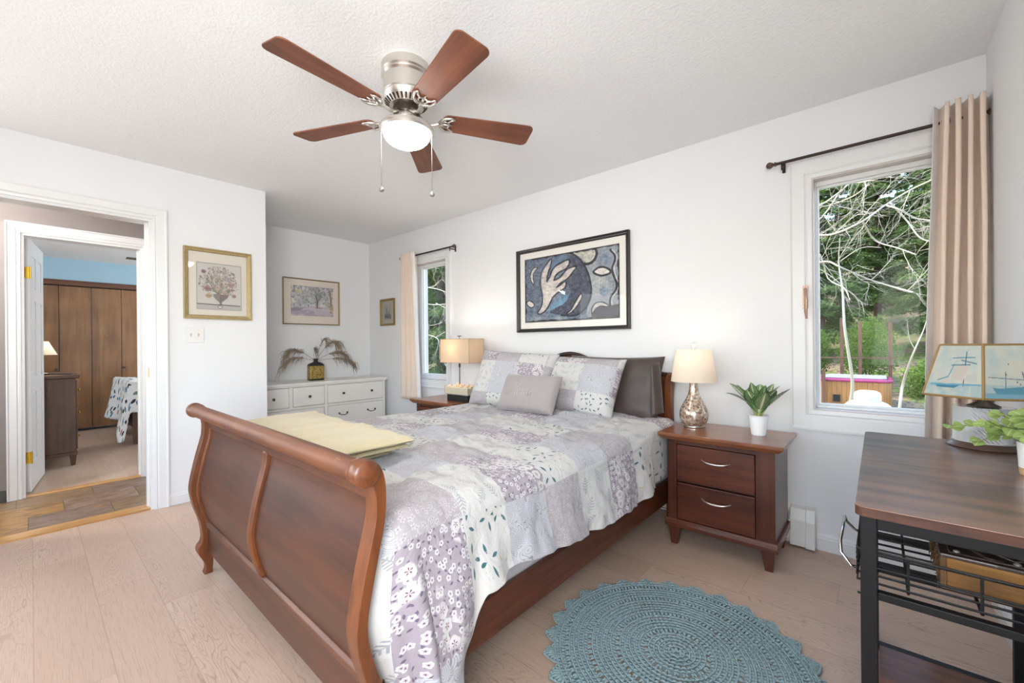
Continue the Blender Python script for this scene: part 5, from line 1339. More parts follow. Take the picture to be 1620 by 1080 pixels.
# ---------------------------------------------------------------- rustic desk with wire basket
def desk():
    t = thing('desk', 'rustic brown board desk on a black metal frame along the right wall', 'desk', (.16, 1.65, 0))
    x0, x1, y0, y1, zt = -.040, .368, 1.165, 2.152, .790
    r = .018; out = []
    for (xc, yc, a0) in ((x1 - r, y1 - r, 0), (x0 + r, y1 - r, PI / 2), (x0 + r, y0 + r, PI), (x1 - r, y0 + r, 1.5 * PI)):
        out += [(xc + r * math.cos(a0 + PI / 2 * k / 5), yc + r * math.sin(a0 + PI / 2 * k / 5)) for k in range(6)]
    MB().prism(out, 'Z', zt - .003, zt).build('desk_top', M_rustic, t, bevel=.0012)
    MB().prism(out, 'Z', zt - .021, zt - .003).build('edge_band', wood('dark_rustic_edge', (30, 18, 14), (88, 52, 38), 'X', 90, rough=.6, coat=0, ns=12), t)
    lw = .028; xs = (x0 + .008, x1 - .010 - lw); yl = (y0 + .015, 1.560, y1 - .015 - lw)
    for x in xs:
        for y in yl: MB().box(x, x + lw, y, y + lw, .008, zt - .021).build('leg', M_black, t, bevel=.002)
        for y in yl: MB().lathe([(.010, 0), (.010, .008)], (x + lw / 2, y + lw / 2, 0), 12).build('foot', M_black, t)
    m = MB(); za, zb = zt - .049, zt - .021
    for y in (yl[0], yl[2]): m.box(xs[0] + lw, xs[1], y, y + lw, za, zb)
    for x in xs: m.box(x, x + lw, yl[0] + lw, yl[1], za, zb).box(x, x + lw, yl[1] + lw, yl[2], za, zb)
    m.build('top_frame', M_black, t, bevel=.002)
    for z0, z1, ys in ((.590, .607, (yl[0],)), (.492, .512, (yl[1],)), (.585, .602, (yl[1],)), (.272, .292, (yl[0], yl[1]))):
        for y in ys: MB().box(xs[0] + lw, xs[1], y + .004, y + .022, z0, z1).build('shelf_rail', M_black, t, bevel=.002)
    for x in xs: MB().box(x + .004, x + .022, yl[0] + lw, yl[1], .272, .292).build('shelf_rail', M_black, t, bevel=.002)
    m = MB()
    for y in (yl[1] + .004,): m.lathe([(.006, 0), (.005, .004), (.001, .006)], n=10, M=Matrix.Translation((xs[0] + lw + .010, y, .503)) @ Matrix.Rotation(PI / 2, 4, 'X'))
    m.build('bolt_head', M_black, t)
    MB().box(xs[0] + lw + .001, xs[1] - .001, yl[0] + .023, yl[1] + .003, .275, .290).build('lower_shelf', M_rusticl, t, bevel=.001)
    # sliding wire basket
    b = MB(); bx0, bx1, by0, by1 = x0 + .002, x1 - .045, y0 + .050, 1.535; zb, zr = .612, .680; w = .0026
    def ringz(z, rad): b.tube([(bx0, by0, z), (bx1, by0, z), (bx1, by1, z), (bx0, by1, z)], rad, 6, closed=True)
    ringz(zr, .0035); ringz(.645, w); ringz(zb, w)
    for z in (.634, .656, .668, .623): b.tube([(bx0, by0, z), (bx0, by1, z)], w, 6)
    k = by0 + .04
    while k < by1 - .01: b.tube([(bx0, k, zb), (bx1, k, zb)], w, 6); k += .040
    for x in (.045, .150, .255): b.tube([(x, by0, zr), (x, by0, zb - .004), (x, by1, zb - .004), (x, by1, zr)], .003, 6)
    for y in (by0 + .12, by0 + .24): b.tube([(bx0, y, zr), (bx0, y, zb), (bx1, y, zb), (bx1, y, zr)], .0028, 6)
    o = b.build('wire_basket', M_black, t, smooth=60)
    h = MB().tube([(bx0, 1.235, .628), (bx0 - .012, 1.232, .630), (bx0 - .030, 1.240, .652), (bx0 - .032, 1.255, .672), (bx0 - .032, 1.440, .672), (bx0 - .030, 1.455, .655), (bx0 - .012, 1.462, .634), (bx0, 1.462, .630)], .0034, 8).build('basket_handle', M_chrome, None, smooth=180); h.parent = o
    MB().tube([(bx0, by0 - .008, .585), (bx1 + .03, by0 - .008, .585)], .0025, 6).tube([(bx0 + .02, by0 - .008, .585), (bx0 + .02, by0 - .008, .592)], .0025, 6).build('slide_wire', M_black, t)
desk()

M_pages = wood('gilt_page_edges', (96, 62, 24), (154, 108, 46), 'X', 120, rough=.6, coat=0, wear=(180, 146, 90))
M_leather = plain('dark_embossed_leather', (58, 42, 34), .45, 0, .3, 18, coat=.3)
M_ragged = wood('frayed_spine', (74, 50, 32), (128, 96, 64), 'Z', 60, rough=.9, coat=0)
def book():
    t = thing('book', 'thick antique book with embossed leather cover and golden page edges in the wire basket', 'book', (.22, 1.40, .616))
    x0, x1, y0, y1, z0, z1 = .098, .318, 1.268, 1.470, .616, .692
    MB().box(x0 + .008, x1 - .004, y0 + .006, y1 - .006, z0 + .007, z1 - .009).build('page_block', M_pages, t, bevel=.002)
    MB().box(x0 - .002, x1, y0, y1, z1 - .009, z1).build('cover', M_leather, t, bevel=.003)
    MB().box(x0 - .002, x1, y0, y1, z0, z0 + .007).build('cover', M_leather, t, bevel=.003)
    m = MB(); rs = random.Random(1)
    m.prism([(y0 + .002, z0 + .007), (y1 - .002, z0 + .007), (y1 - .002, z1 - .009), (y0 + .002, z1 - .009)], 'X', x0 - .001, x0 + .0079)
    for k in range(90):
        y = rs.uniform(y0 + .002, y1); z = rs.uniform(z0 + .008, z1 - .006)
        m.tube([(x0, y, z), (x0 - .004, y + rs.uniform(-.006, .006), z + rs.uniform(-.008, .008)), (x0 - .006, y + rs.uniform(-.01, .01), z - rs.uniform(0, .015))], [.0016, .0012, .0006], 4)
    m.build('spine', M_ragged, t)
    m = MB(); zc = z1
    cx, cy = (x0 + x1) / 2, (y0 + y1) / 2
    a, b = (x1 - x0) / 2 - .014, (y1 - y0) / 2 - .014
    m.tube([(cx - a, cy - b, zc), (cx + a, cy - b, zc), (cx + a, cy + b, zc), (cx - a, cy + b, zc)], .0022, 6, closed=True)
    for sx in (-1, 1):
        for sy in (-1, 1):
            m.tube([(cx + sx * a * .95, cy + sy * b * .15, zc), (cx + sx * a * .7, cy + sy * b * .35, zc + .001), (cx + sx * a * .45, cy + sy * b * .85, zc), (cx + sx * a * .2, cy + sy * b * .9, zc)], .003, 6)
            m.tube([(cx, cy + sy * b * .7, zc), (cx + sx * a * .3, cy + sy * b * .4, zc + .001), (cx + sx * a * .55, cy, zc)], .003, 6)
    m.build('embossing', M_leather, t, smooth=180)
    for sx in (-1, 0, 1):
        for sy in (-1, 1): MB().ball((cx + sx * a * .88, cy + sy * b * .86, zc), .006, 12, 8, (1, 1, .7)).build('stud', plain('pewter_stud', (196, 192, 184), .3, .6), t, smooth=180)
book()
def power_cord():
    m = MB(); P = [(.362, 1.62, .50), (.358, 1.60, .30), (.350, 1.60, .12), (.34, 1.66, .03), (.30, 1.74, .006), (.24, 1.84, .0055), (.27, 1.98, .0055), (.34, 2.04, .006), (.355, 1.98, .02), (.358, 1.92, .10), (.362, 1.90, .3)]
    pts = cr_interp3(P, 6)
    tag(m.tube(pts, .0028, 6).build('power_cord', plain('brown_cord', (96, 80, 70), .6), None, smooth=180), 'thin brown power cord looping on the floor behind the desk', 'cord')
def cr_interp3(P, n):
    P = [Vector(p) for p in P]; Q = [P[0]] + P + [P[-1]]; out = []
    for i in range(1, len(Q) - 2):
        for k in range(n):
            t = k / n; p0, p1, p2, p3 = Q[i - 1:i + 3]
            out.append(.5 * (2 * p1 + (p2 - p0) * t + (2 * p0 - 5 * p1 + 4 * p2 - p3) * t * t + (3 * p1 - p0 - 3 * p2 + p3) * t ** 3))
    return out + [P[-1]]
power_cord()

# crystal lamp with ship-painted hexagonal shade
def art_ship(k):
    A = Art(140, 112, (222, 218, 204)); n1 = A.noise(6, k); n2 = A.noise(14, k + 3)
    A.put(n1 * (1 - A.v * .3), (164, 196, 208), .55); A.put((A.v > .74) * n2, (130, 178, 200), .8); A.put((n2 > .6) * 1.0, (222, 218, 206), .4)
    if k % 2 == 0:
        A.stroke([(.12, .36), (.42, .30)], .008, (96, 132, 150)); A.stroke([(.15, .24), (.60, .26)], .008, (110, 150, 168)); A.stroke([(.24, .38), (.60, .40)], .008, (96, 132, 150))
        A.stroke([(.33, .14), (.33, .78)], .010, (86, 118, 136)); A.stroke([(.55, .38), (.62, .62), (.80, .70)], .008, (100, 150, 176))
        A.poly([(.26, .40), (.50, .41), (.56, .66), (.34, .70), (.30, .55)], (214, 206, 196)); A.poly([(.12, .56), (.30, .58), (.31, .70), (.10, .70)], (206, 206, 200))
        A.poly([(.40, .78), (.84, .76), (.78, .83), (.48, .83)], (84, 140, 168)); A.stroke([(.04, .75), (.9, .78)], .012, (120, 176, 200))
        A.ell(.62, .72, .12, .04, (212, 208, 198), .9, .4)
    else:
        A.stroke([(.05, .66), (.92, .60)], .006, (120, 140, 146)); A.stroke([(.34, .5), (.34, .80)], .008, (110, 130, 136)); A.stroke([(.62, .5), (.66, .82)], .008, (120, 146, 150))
        A.poly([(.17, .74), (.75, .80), (.86, .78), (.80, .90), (.28, .90)], (110, 160, 180)); A.stroke([(.02, .62), (.25, .95)], .008, (120, 160, 176))
        for x, y in ((.55, .36), (.34, .54), (.62, .55), (.46, .68), (.42, .72)): A.ell(x, y, .012, .014, (70, 84, 96), .9, .3)
        A.put((A.v > .88) * 1.0, (116, 176, 200), .6)
    A.put(np.clip((.05 - np.minimum(A.u, 1 - A.u)) / .02, 0, 1), (214, 210, 196), .6)
    return A
g = G('painted_shade'); at = g.n('Attribute', attribute_name='Col'); dd = g.n('BsdfDiffuse'); tt = g.n('BsdfTranslucent'); g.set(dd.inputs[0], at.outputs[0]); g.set(tt.inputs[0], at.outputs[0])
mx = g.n('MixShader', {0: .35}); g.t.links.new(dd.outputs[0], mx.inputs[1]); g.t.links.new(tt.outputs[0], mx.inputs[2]); g.t.links.new(mx.outputs[0], g.out.inputs[0]); M_shipart = g.m
def ship_lamp():
    cx, cy, z0 = .262, 2.068, .790
    t = thing('table_lamp', 'cut-crystal lamp with ship-painted panel shade on the rustic desk', 'lamp', (cx, cy, z0)); c = (cx, cy, z0)
    M_wb = wood('dark_lamp_base', (58, 42, 36), (92, 70, 58), 'X', 40, rough=.35)
    MB().lathe([(.001, 0), (.086, 0), (.089, .004), (.086, .008), (.080, .012), (.076, .016), (.074, .019), (.001, .019)], c, 40).build('base', M_wb, t, smooth=40)
    m = MB(); n, rows = 40, 9; vs = []; fs = []
    for j in range(rows * 2 + 1):
        for k in range(n * 2):
            a = PI * k / n; rr = .072 - (.006 if (k + j) % 2 else 0)
            vs.append((cx + rr * math.cos(a), cy + rr * math.sin(a), z0 + .024 + .110 * j / (rows * 2)))
    N = n * 2
    for j in range(rows * 2):
        for k in range(N): fs.append((j * N + k, j * N + (k + 1) % N, (j + 1) * N + (k + 1) % N, (j + 1) * N + k))
    fs += [tuple(range(N)), tuple(range(rows * 2 * N, (rows * 2 + 1) * N))]
    m.add(vs, fs).build('crystal_body', M_crystal, t)
    MB().lathe([(.070, .0195), (.076, .021), (.074, .024), (.03, .024), (.001, .0235)], c, 40).build('crystal_foot', M_crystal, t, smooth=40)
    MB().lathe([(.001, .136), (.040, .136), (.030, .142), (.016, .150), (.012, .160), (.014, .172), (.010, .176), (.010, .20), (.001, .201)], c, 28).build('neck', plain('antique_pewter', (120, 108, 98), .35, .8), t, smooth=40)
    MB().tube([(cx, cy, z0 + .2), (cx, cy, z0 + .338)], .003, 8).build('harp_rod', M_bronze, t)
    MB().ball((cx, cy, z0 + .245), .022, 14, 9, (1, 1, 1.3)).build('bulb', plain('unlit_bulb', (236, 234, 228), .3), t, smooth=180)
    Rb, Rt, zb, zt = .160, .112, z0 + .172, z0 + .338
    a0 = math.atan2(-cy, -cx)        # one edge faces out into the room
    cb = [Vector((cx + Rb * math.cos(a0 + k * PI / 3), cy + Rb * math.sin(a0 + k * PI / 3), zb)) for k in range(6)]
    ct = [Vector((cx + Rt * math.cos(a0 + k * PI / 3), cy + Rt * math.sin(a0 + k * PI / 3), zt)) for k in range(6)]
    M_br = plain('bronze_came', (150, 118, 70), .5, .3)
    arts = [art_ship(0), art_ship(1)]
    for k in range(6):
        b0, b1, t0, t1 = cb[k], cb[(k + 1) % 6], ct[k], ct[(k + 1) % 6]
        A = arts[(k + 1) % 2]
        o = A.mesh('shade_panel', [t1, t0, b1], t, M_shipart)
        # taper the painted panel to the trapezoid between the ribs
        W, Hh = A.W, A.H
        gu, gv = np.meshgrid(np.linspace(0, 1, W), np.linspace(0, 1, Hh)); gu = gu[..., None]; gv = gv[..., None]
        P = (np.array(t1) * (1 - gu) + np.array(t0) * gu) * (1 - gv) + (np.array(b1) * (1 - gu) + np.array(b0) * gu) * gv
        o.data.vertices.foreach_set('co', P.reshape(-1).astype(np.float32)); o.data.update()
        md = o.modifiers.new('thickness', 'SOLIDIFY'); md.thickness = .0012
        MB().tube([b0, t0], .0036, 8).build('shade_rib', M_br, t)
    MB().tube(cb, .0036, 8, closed=True).tube(ct, .0032, 8, closed=True).build('shade_rim', M_br, t)
    MB().tube([ct[0], ct[3]], .0015, 5).tube([ct[1], ct[4]], .0015, 5).build('shade_spider', M_bronze, t)
ship_lamp()

# ---------------------------------------------------------------- plants
def leaf_mesh(mb, base, d, up, L, Wd, droop, nseg=10, nw=6, fold=.25, shape=.9, tw=0.0):
    d = d.normalized(); side = d.cross(up).normalized(); up = side.cross(d).normalized(); P = []; UV = []
    for i in range(nseg + 1):
        t = i / nseg; w = Wd * (math.sin(PI * min(1, t ** shape)) ** .85) * .5 + .0006
        c = base + d * L * t - Vector((0, 0, 1)) * droop * L * t * t
        for j in range(nw + 1):
            s = -1 + 2 * j / nw
            P.append(c + side * w * s + up * (abs(s) * w * fold)); UV.append((s * .5 + .5, t))
    mb.grid(P, nw + 1, nseg + 1, UV)
def tube_uv(mb, pts, r, n=6):
    a = len(mb.v); mb.tube(pts, r, n); mb.uv = (mb.uv or []) + [(.5, .05)] * (len(mb.v) - a)
g = G('variegated_leaf'); u, v, _ = g.sep(g.uv())
s_ = g.mt('ABSOLUTE', g.mt('SUBTRACT', u, .5)); nz = g.noise(g.uv(), 9, 3)
veins = g.mt('SINE', g.mt('ADD', g.mt('MULTIPLY', g.mt('SUBTRACT', v, g.mt('MULTIPLY', s_, .8)), 62.0), g.mt('MULTIPLY', nz, 5.0)))
mid = g.lt(g.mt('ADD', s_, g.mt('MULTIPLY', nz, .05)), .085, .03)
pat = g.mt('MAXIMUM', mid, g.mt('MULTIPLY', g.mt('MULTIPLY', g.ss(veins, .35, .75), g.lt(s_, .36, .08)), .75))
col = g.mix(pat, g.mix(nz, rgba((40, 80, 46)), rgba((78, 122, 66))), rgba((208, 216, 172)))
g.p(col=col, rough=.35, coat=.2); M_leafv = g.m
M_stalk = plain('pale_stalk', (168, 178, 112), .5)
M_pot = plain('white_pot', (238, 238, 238), .4, var=.01)
def pot_plant():
    cx, cy, z0 = -.492, 2.600, .640
    t = thing('potted_plant', 'leafy variegated plant in a ribbed white pot on the right nightstand', 'plant', (cx, cy, z0)); c = (cx, cy, z0)
    pr = [(.001, 0), (.034, 0), (.035, .003)]
    for k in range(9):
        z = .006 + .0105 * k; r = .035 + .013 * (z / .105); pr += [(r + .0014, z + .004), (r, z + .008)]
    pr += [(.050, .104), (.050, .108), (.046, .108), (.044, .09), (.001, .088)]
    MB().lathe(pr, c, 40).build('pot', M_pot, t, smooth=50)
    MB().lathe([(.001, .092), (.043, .092), (.043, .0885)], c, 24).build('soil', plain('potting_soil', (54, 42, 34), .95, var=.3, vs=120), t)
    rs = random.Random(6)
    specs = [(200, .30, .135, .062, 32), (170, .15, .15, .07, 40), (215, .0, .13, .06, 50), (250, .22, .14, .066, 55), (285, .24, .13, .06, 58), (320, .26, .14, .066, 48), (345, .05, .15, .066, 38), (10, .25, .14, .06, 55), (40, .2, .15, .066, 62), (90, .3, .13, .06, 68), (130, .28, .14, .06, 58), (235, .1, .12, .056, 70), (335, .2, .12, .056, 72), (295, .05, .125, .06, 40)]
    for az, dr, L, W, el in specs:
        a, e = R(az), R(min(80, el + 8)); d = Vector((math.cos(a) * math.cos(e), math.sin(a) * math.cos(e), math.sin(e)))
        b = Vector((cx + .012 * math.cos(a), cy + .012 * math.sin(a), z0 + .090)); sh = .026 + rs.uniform(0, .05)
        k = b + Vector((d.x * .03, d.y * .03, sh))
        m = MB(); leaf_mesh(m, k, d, Vector((0, 0, 1)), L * 1.22, W * 1.45, dr * .8, 12, 6, .22, .85)
        lf = m.build('leaf', M_leafv, t, smooth=180)
        o = MB().tube([b, (b + k) / 2 + Vector((0, 0, .006)), k + d * .012], [.0045, .0036, .0022], 7).build('stalk', M_stalk, None, smooth=180); o.parent = lf
pot_plant()
g = G('eucalyptus_leaf'); u, v, _ = g.sep(g.uv()); nz = g.noise(g.obj(), 30, 2)
col = g.mix(nz, rgba((104, 130, 62)), rgba((160, 182, 104))); col = g.mix(g.lt(g.mt('ABSOLUTE', g.mt('SUBTRACT', u, .5)), .03, .02), col, rgba((184, 196, 140)))
g.p(col=col, rough=.55); M_euc = g.m
def eucalyptus():
    cx, cy, z0 = .316, 1.715, .790
    t = thing('potted_plant', 'small round-leaved green plant in a white and tan pot at the desk edge', 'plant', (cx, cy, z0)); c = (cx, cy, z0)
    MB().lathe([(.001, 0), (.036, 0), (.0375, .018), (.001, .0181)], c, 32).build('pot_base', plain('tan_clay', (196, 160, 120), .7), t, smooth=40)
    MB().lathe([(.001, .0182), (.0375, .0182), (.041, .085), (.038, .085), (.036, .07), (.001, .07)], c, 32).build('pot', M_pot, t, smooth=40)
    rs = random.Random(9)
    stems = [(-.155, .045, .105), (-.10, -.03, .125), (-.07, .06, .15), (-.05, -.08, .10), (.02, .06, .15), (.0, -.09, .13), (-.02, .0, .17), (-.10, .02, .075), (-.04, -.05, .16), (.03, -.05, .12)]
    for dx, dy, hz in stems:
        p0 = Vector((cx, cy, z0 + .07)); p3 = Vector((cx + dx, cy + dy, z0 + hz)); p1 = p0 + Vector((dx * .25, dy * .25, .06))
        pts = [(1 - s) ** 2 * p0 + 2 * s * (1 - s) * p1 + s * s * p3 for s in [i / 10 for i in range(11)]]
        st = MB().tube(pts, .0014, 6).build('stem', plain('stem_green', (116, 124, 70), .6), t, smooth=180)
        for i in range(4, 11):
            for q in range(2):
                a = rs.uniform(0, 6.28); dr = Vector((math.cos(a), math.sin(a), rs.uniform(-.2, .6))).normalized(); L = rs.uniform(.022, .032)
                if pts[i].x + dr.x * L > .370: dr.x = -abs(dr.x)
                m = MB(); leaf_mesh(m, pts[i], dr, Vector((rs.uniform(-.5, .4), rs.uniform(-1.3, -.2), .9)), L, L * 1.05, rs.uniform(0, .5), 8, 4, .12, 1.0)
                o = m.build('leaf', M_euc, None, smooth=180); o.parent = st
eucalyptus()

# ---------------------------------------------------------------- furniture of the other bedroom
def closet():
    t = thing('closet_doors', 'brown veneer folding closet doors seen through the far bedroom doorway', 'closet door', (BX, .6, 0))
    ys = [-1.0, -.69, -.375, -.06, .25, .56, .87, 1.18, 1.49, 1.8]
    for k in range(len(ys) - 1):
        gap = .004 if k % 2 else .002
        d = MB().box(BX - .03, BX - .004, ys[k] + gap, ys[k + 1] - gap, .035, 1.985).build('door_panel', M_closet, t, bevel=.002)
        if k in (3, 6):
            y = ys[k + 1] - .03 if k == 3 else ys[k] + .02
            m = MB(); knob(m, (BX - .004, y, .86), 'X', .018); o = m.build('knob', plain('dark_knob', (70, 52, 40), .4), None, smooth=40); o.parent = d
    MB().box(BX - .01, BX + .016, -1.05, 1.85, 2.0, 2.068).box(BX + .0, BX + .022, -1.05, 1.85, 2.05, 2.07).build('header', M_closettrim, t, bevel=.003)
    MB().box(BX - .03, BX - .01, -1.05, 1.85, 1.985, 2.0).build('track', M_dark, t)
closet()
def brown_dresser():
    t = thing('dresser', 'brown wooden chest of drawers beside the open white door in the far bedroom', 'dresser', (-6.3, .05, 0))
    x0, x1, y0, y1 = -6.75, -5.92, -.20, .285
    MB().box(x0 - .02, x1 + .025, y0 - .01, y1 + .032, .850, .884).build('top', M_dr2, t, bevel=.008)
    MB().box(x0, x1, y0, y1, .13, .850).build('carcase', M_dr2, t, bevel=.004)
    MB().box(x0 - .008, x1 + .008, y0, y1 + .012, .10, .13).build('base_rail', M_dr2, t, bevel=.003)
    for x in (x0 + .02, x1 - .05):
        for y in (y0 + .01, y1 - .045):
            MB().hexa([(x + .01, y + .01, 0), (x + .035, y + .01, 0), (x + .035, y + .04, 0), (x + .01, y + .04, 0)], [(x - .01, y, .10), (x + .05, y, .10), (x + .05, y + .05, .10), (x - .01, y + .05, .10)]).build('leg', M_dr2, t)
    for k in range(3):
        z = .155 + k * .23
        d = MB().box(x0 + .02, x1 - .02, y1, y1 + .014, z, z + .205).build('drawer', M_dr2, t, bevel=.004)
        for x in (x0 + .16, x1 - .14):
            m = MB(); knob(m, (x, y1 + .014, z + .115), 'Y', .016); o = m.build('knob', M_brass, None, smooth=40); o.parent = d
brown_dresser()
def far_lamp():
    cx, cy, z0 = -6.28, .045, .884
    t = thing('table_lamp', 'small lit lamp with pleated cream shade on the brown chest of drawers', 'lamp', (cx, cy, z0)); c = (cx, cy, z0)
    MB().lathe([(.001, 0), (.07, 0), (.07, .012), (.03, .022), (.014, .05), (.026, .09), (.03, .12), (.014, .16), (.012, .20), (.001, .201)], c, 24).build('base', M_nickel, t, smooth=40)
    m = MB(); n = 48; vs = []; fs = []
    for z, r in ((.195, .130), (.330, .070)):
        for k in range(n):
            rr = r * (1 + .03 * (k % 2)); vs.append((cx + rr * math.cos(2 * PI * k / n), cy + rr * math.sin(2 * PI * k / n), z0 + z))
    fs = [(k, (k + 1) % n, n + (k + 1) % n, n + k) for k in range(n)]
    m.add(vs, fs).build('lamp_shade', M_shadewhite, t)
    lamp('bulb_glow', 'POINT', (cx, cy, z0 + .26), 1.5, (1, .8, .55), parent=t, shadow_soft_size=.03)
far_lamp()
def cosmetics():
    t = thing('hair_brush', 'dark brush lying on the brown chest of drawers', 'brush', (-6.06, .19, .884))
    MB().tube([(-6.02, .27, .891), (-6.08, .17, .892), (-6.12, .11, .894)], [.004, .005, .007], 8).build('handle', M_blackp, t, smooth=60)
    MB().box(-6.16, -6.115, .06, .115, .885, .897).build('brush_head', M_blackp, t, bevel=.004)
cosmetics()
def leafprint():
    g = G('leaf_print_cotton'); uv = g.uv()
    x = g.n('TexVoronoi', {'Scale': 9.0, 'Randomness': .9}, voronoi_dimensions='2D'); g.set(x.inputs['Vector'], uv)
    d = g.vm('SCALE', g.vm('SUBTRACT', uv, x.outputs['Position']), 9.0); dx, dy, _ = g.sep(d); cr, cg, cb = g.sep(x.outputs['Color'])
    an = g.mt('MULTIPLY', cr, 6.283); ca, sa = g.mt('COSINE', an), g.mt('SINE', an)
    lx = g.mt('ADD', g.mt('MULTIPLY', dx, ca), g.mt('MULTIPLY', dy, sa)); ly = g.mt('ABSOLUTE', g.mt('SUBTRACT', g.mt('MULTIPLY', dy, ca), g.mt('MULTIPLY', dx, sa)))
    mk = g.lt(g.mt('SUBTRACT', ly, g.mt('SUBTRACT', .17, g.mt('MULTIPLY', g.mt('MULTIPLY', lx, lx), 1.0))), 0, .02)
    rp = g.n('ValToRGB'); g.set(rp.inputs[0], cg); rp.color_ramp.interpolation = 'CONSTANT'
    for i, (p_, c) in enumerate([(0, (42, 48, 62)), (.35, (60, 120, 150)), (.6, (104, 130, 128)), (.8, (190, 120, 100))]):
        e = rp.color_ramp.elements[i] if i < 2 else rp.color_ramp.elements.new(p_)
        e.position = p_; e.color = rgba(c)
    g.p(col=g.mix(mk, rgba((226, 226, 226)), rp.outputs[0]), rough=.9); return g.m
M_leafq = leafprint()
def far_bed():
    t = thing('bed', 'dark wooden bed partly visible in the far bedroom', 'bed', (-6.9, 1.6, 0))
    x0, x1, y0, y1 = -7.55, -6.62, .78, 2.7
    for x in (x0, x1 - .06):
        for y in (y0, y1 - .06): MB().hexa([(x + .01, y + .01, 0), (x + .05, y + .01, 0), (x + .05, y + .05, 0), (x + .01, y + .05, 0)], [(x, y, .42), (x + .06, y, .42), (x + .06, y + .06, .42), (x, y + .06, .42)]).build('post', M_dr2, t)
    MB().box(x0 + .06, x1 - .06, y0 + .01, y0 + .05, .2, .38).build('end_board', M_dr2, t)
    for x in (x0 + .01, x1 - .04): MB().box(x, x + .03, y0 + .06, y1 - .06, .2, .34).build('side_rail', M_dr2, t)
    MB().box(x0 + .04, x1 - .04, y0 + .052, y1 - .03, .342, .62).build('mattress', M_mattress, t, bevel=.05, seg=3)
    # comforter hanging over the end and side
    P = []; UV = []; ns, nt_ = 70, 60
    for j in range(nt_ + 1):
        v = j / nt_
        for i in range(ns + 1):
            u = i / ns
            # v: across the bed (x), u: from the hem at the foot up and along
            s = u * 1.9; hang = .50 - .20 * (v - .35) ** 2
            if s < hang: y = y0 - .03 - .10 * (1 - s / hang) * (.6 + .6 * math.sin(v * 9)) ; z = .74 - (hang - s)
            else: y = y0 - .03 + (s - hang); z = .74 + .02 * math.sin(s * 6)
            w = v * 1.75 - .30
            if w > 1.05: x = x1 + .06 + .05 * math.sin(y * 14) + .02; z -= (w - 1.05) * .9
            else: x = x0 - .02 + w * ((x1 - x0 + .08) / 1.05)
            z = max(z, .06)
            P.append((x + .015 * nz3(u * 6, v * 6, 1), y + .02 * nz3(u * 5, v * 7, 3), z + .012 * nz3(u * 8, v * 8, 5))); UV.append((w, s))
    o = MB().grid(P, ns + 1, nt_ + 1, UV).build('comforter', M_leafq, None, smooth=180, solid=.02)
    tag(o, 'white comforter with blue and orange leaf print hanging over the far bed', 'comforter')
far_bed()
def far_fan():
    t = thing('ceiling_fan', 'dark ceiling fan blade glimpsed near the ceiling of the far bedroom', 'ceiling fan', (-6.9, 1.35, 2.36))
    MB().lathe([(.001, 2.36), (.07, 2.36), (.06, 2.32), (.012, 2.315), (.012, 2.29), (.09, 2.28), (.10, 2.22), (.06, 2.19), (.001, 2.19)], (-6.9, 1.35, 0), 28).build('motor', M_bronze, t, smooth=40)
    for k in range(4):
        Mk = Matrix.Translation((-6.9, 1.35, 2.235)) @ Matrix.Rotation(R(-90 + 90 * k), 4, 'Z') @ Matrix.Rotation(R(3), 4, 'X')
        MB().box(.10, .58, -.055, .055, 0, .006, Mk).build('blade', plain('dark_blade', (92, 84, 78), .5), t, bevel=.002)
far_fan()

# ---------------------------------------------------------------- the wooded garden outside
g = G('forest_floor'); o = g.obj(); nz = g.noise(o, 1.3, 5, .5); n2 = g.noise(o, 9, 4)
col = g.mix(g.ss(nz, .42, .62), rgba((150, 128, 104)), rgba((118, 132, 62))); col = g.mix(g.ss(n2, .45, .7), col, rgba((92, 76, 60)))
g.p(col=col, rough=.95); g.bump(n2, .6, .1); M_ground = g.m
def gz(x, y):
    b = -.74 + .05 * nz3(x * .5, y * .5, 0)
    rise = max(0, y - 15.5 - .6 * x * (1 if x < 0 else .2)); rise2 = max(0, y - 16) if x > -6 else max(0, y - 8)
    return b + .24 * rise2 + .005 * rise2 ** 2 + .25 * nz3(x * .22, y * .22, 4) * min(1, rise2 / 4)
P = []; nx, ny = 90, 80
for j in range(ny + 1):
    y = YB + WALLT + .1 + 45 * (j / ny) ** 1.4
    for i in range(nx + 1):
        x = -48 + 66 * i / nx; P.append((x, y, gz(x, y)))
struct(MB().grid(P, nx + 1, ny + 1).build('ground_outside', M_ground, None, smooth=180))

g = G('conifer_needles'); o = g.obj(); nz = g.noise(o, 2.2, 3); n2 = g.noise(o, 14, 2)
nc = g.mix(g.mt('ADD', g.mt('MULTIPLY', nz, .6), g.mt('MULTIPLY', n2, .4)), rgba((46, 70, 42)), rgba((132, 150, 88)))
def leafy(g, c):
    d = g.n('BsdfDiffuse'); g.set(d.inputs[0], c); t_ = g.n('BsdfTranslucent'); g.set(t_.inputs[0], c); mx = g.n('MixShader', {0: .4})
    g.t.links.new(d.outputs[0], mx.inputs[1]); g.t.links.new(t_.outputs[0], mx.inputs[2]); g.t.links.new(mx.outputs[0], g.out.inputs[0]); return g.m
M_needle = leafy(g, nc)
g = G('broad_leaves'); o = g.obj(); nz = g.noise(o, 3, 3)
M_leafb = leafy(g, g.mix(nz, rgba((70, 100, 46)), rgba((140, 160, 84))))
M_bark = plain('dark_bark', (86, 70, 60), .9, var=.3, vs=20)
M_barkw = plain('pale_bark', (160, 150, 134), .8, var=.12, vs=25)
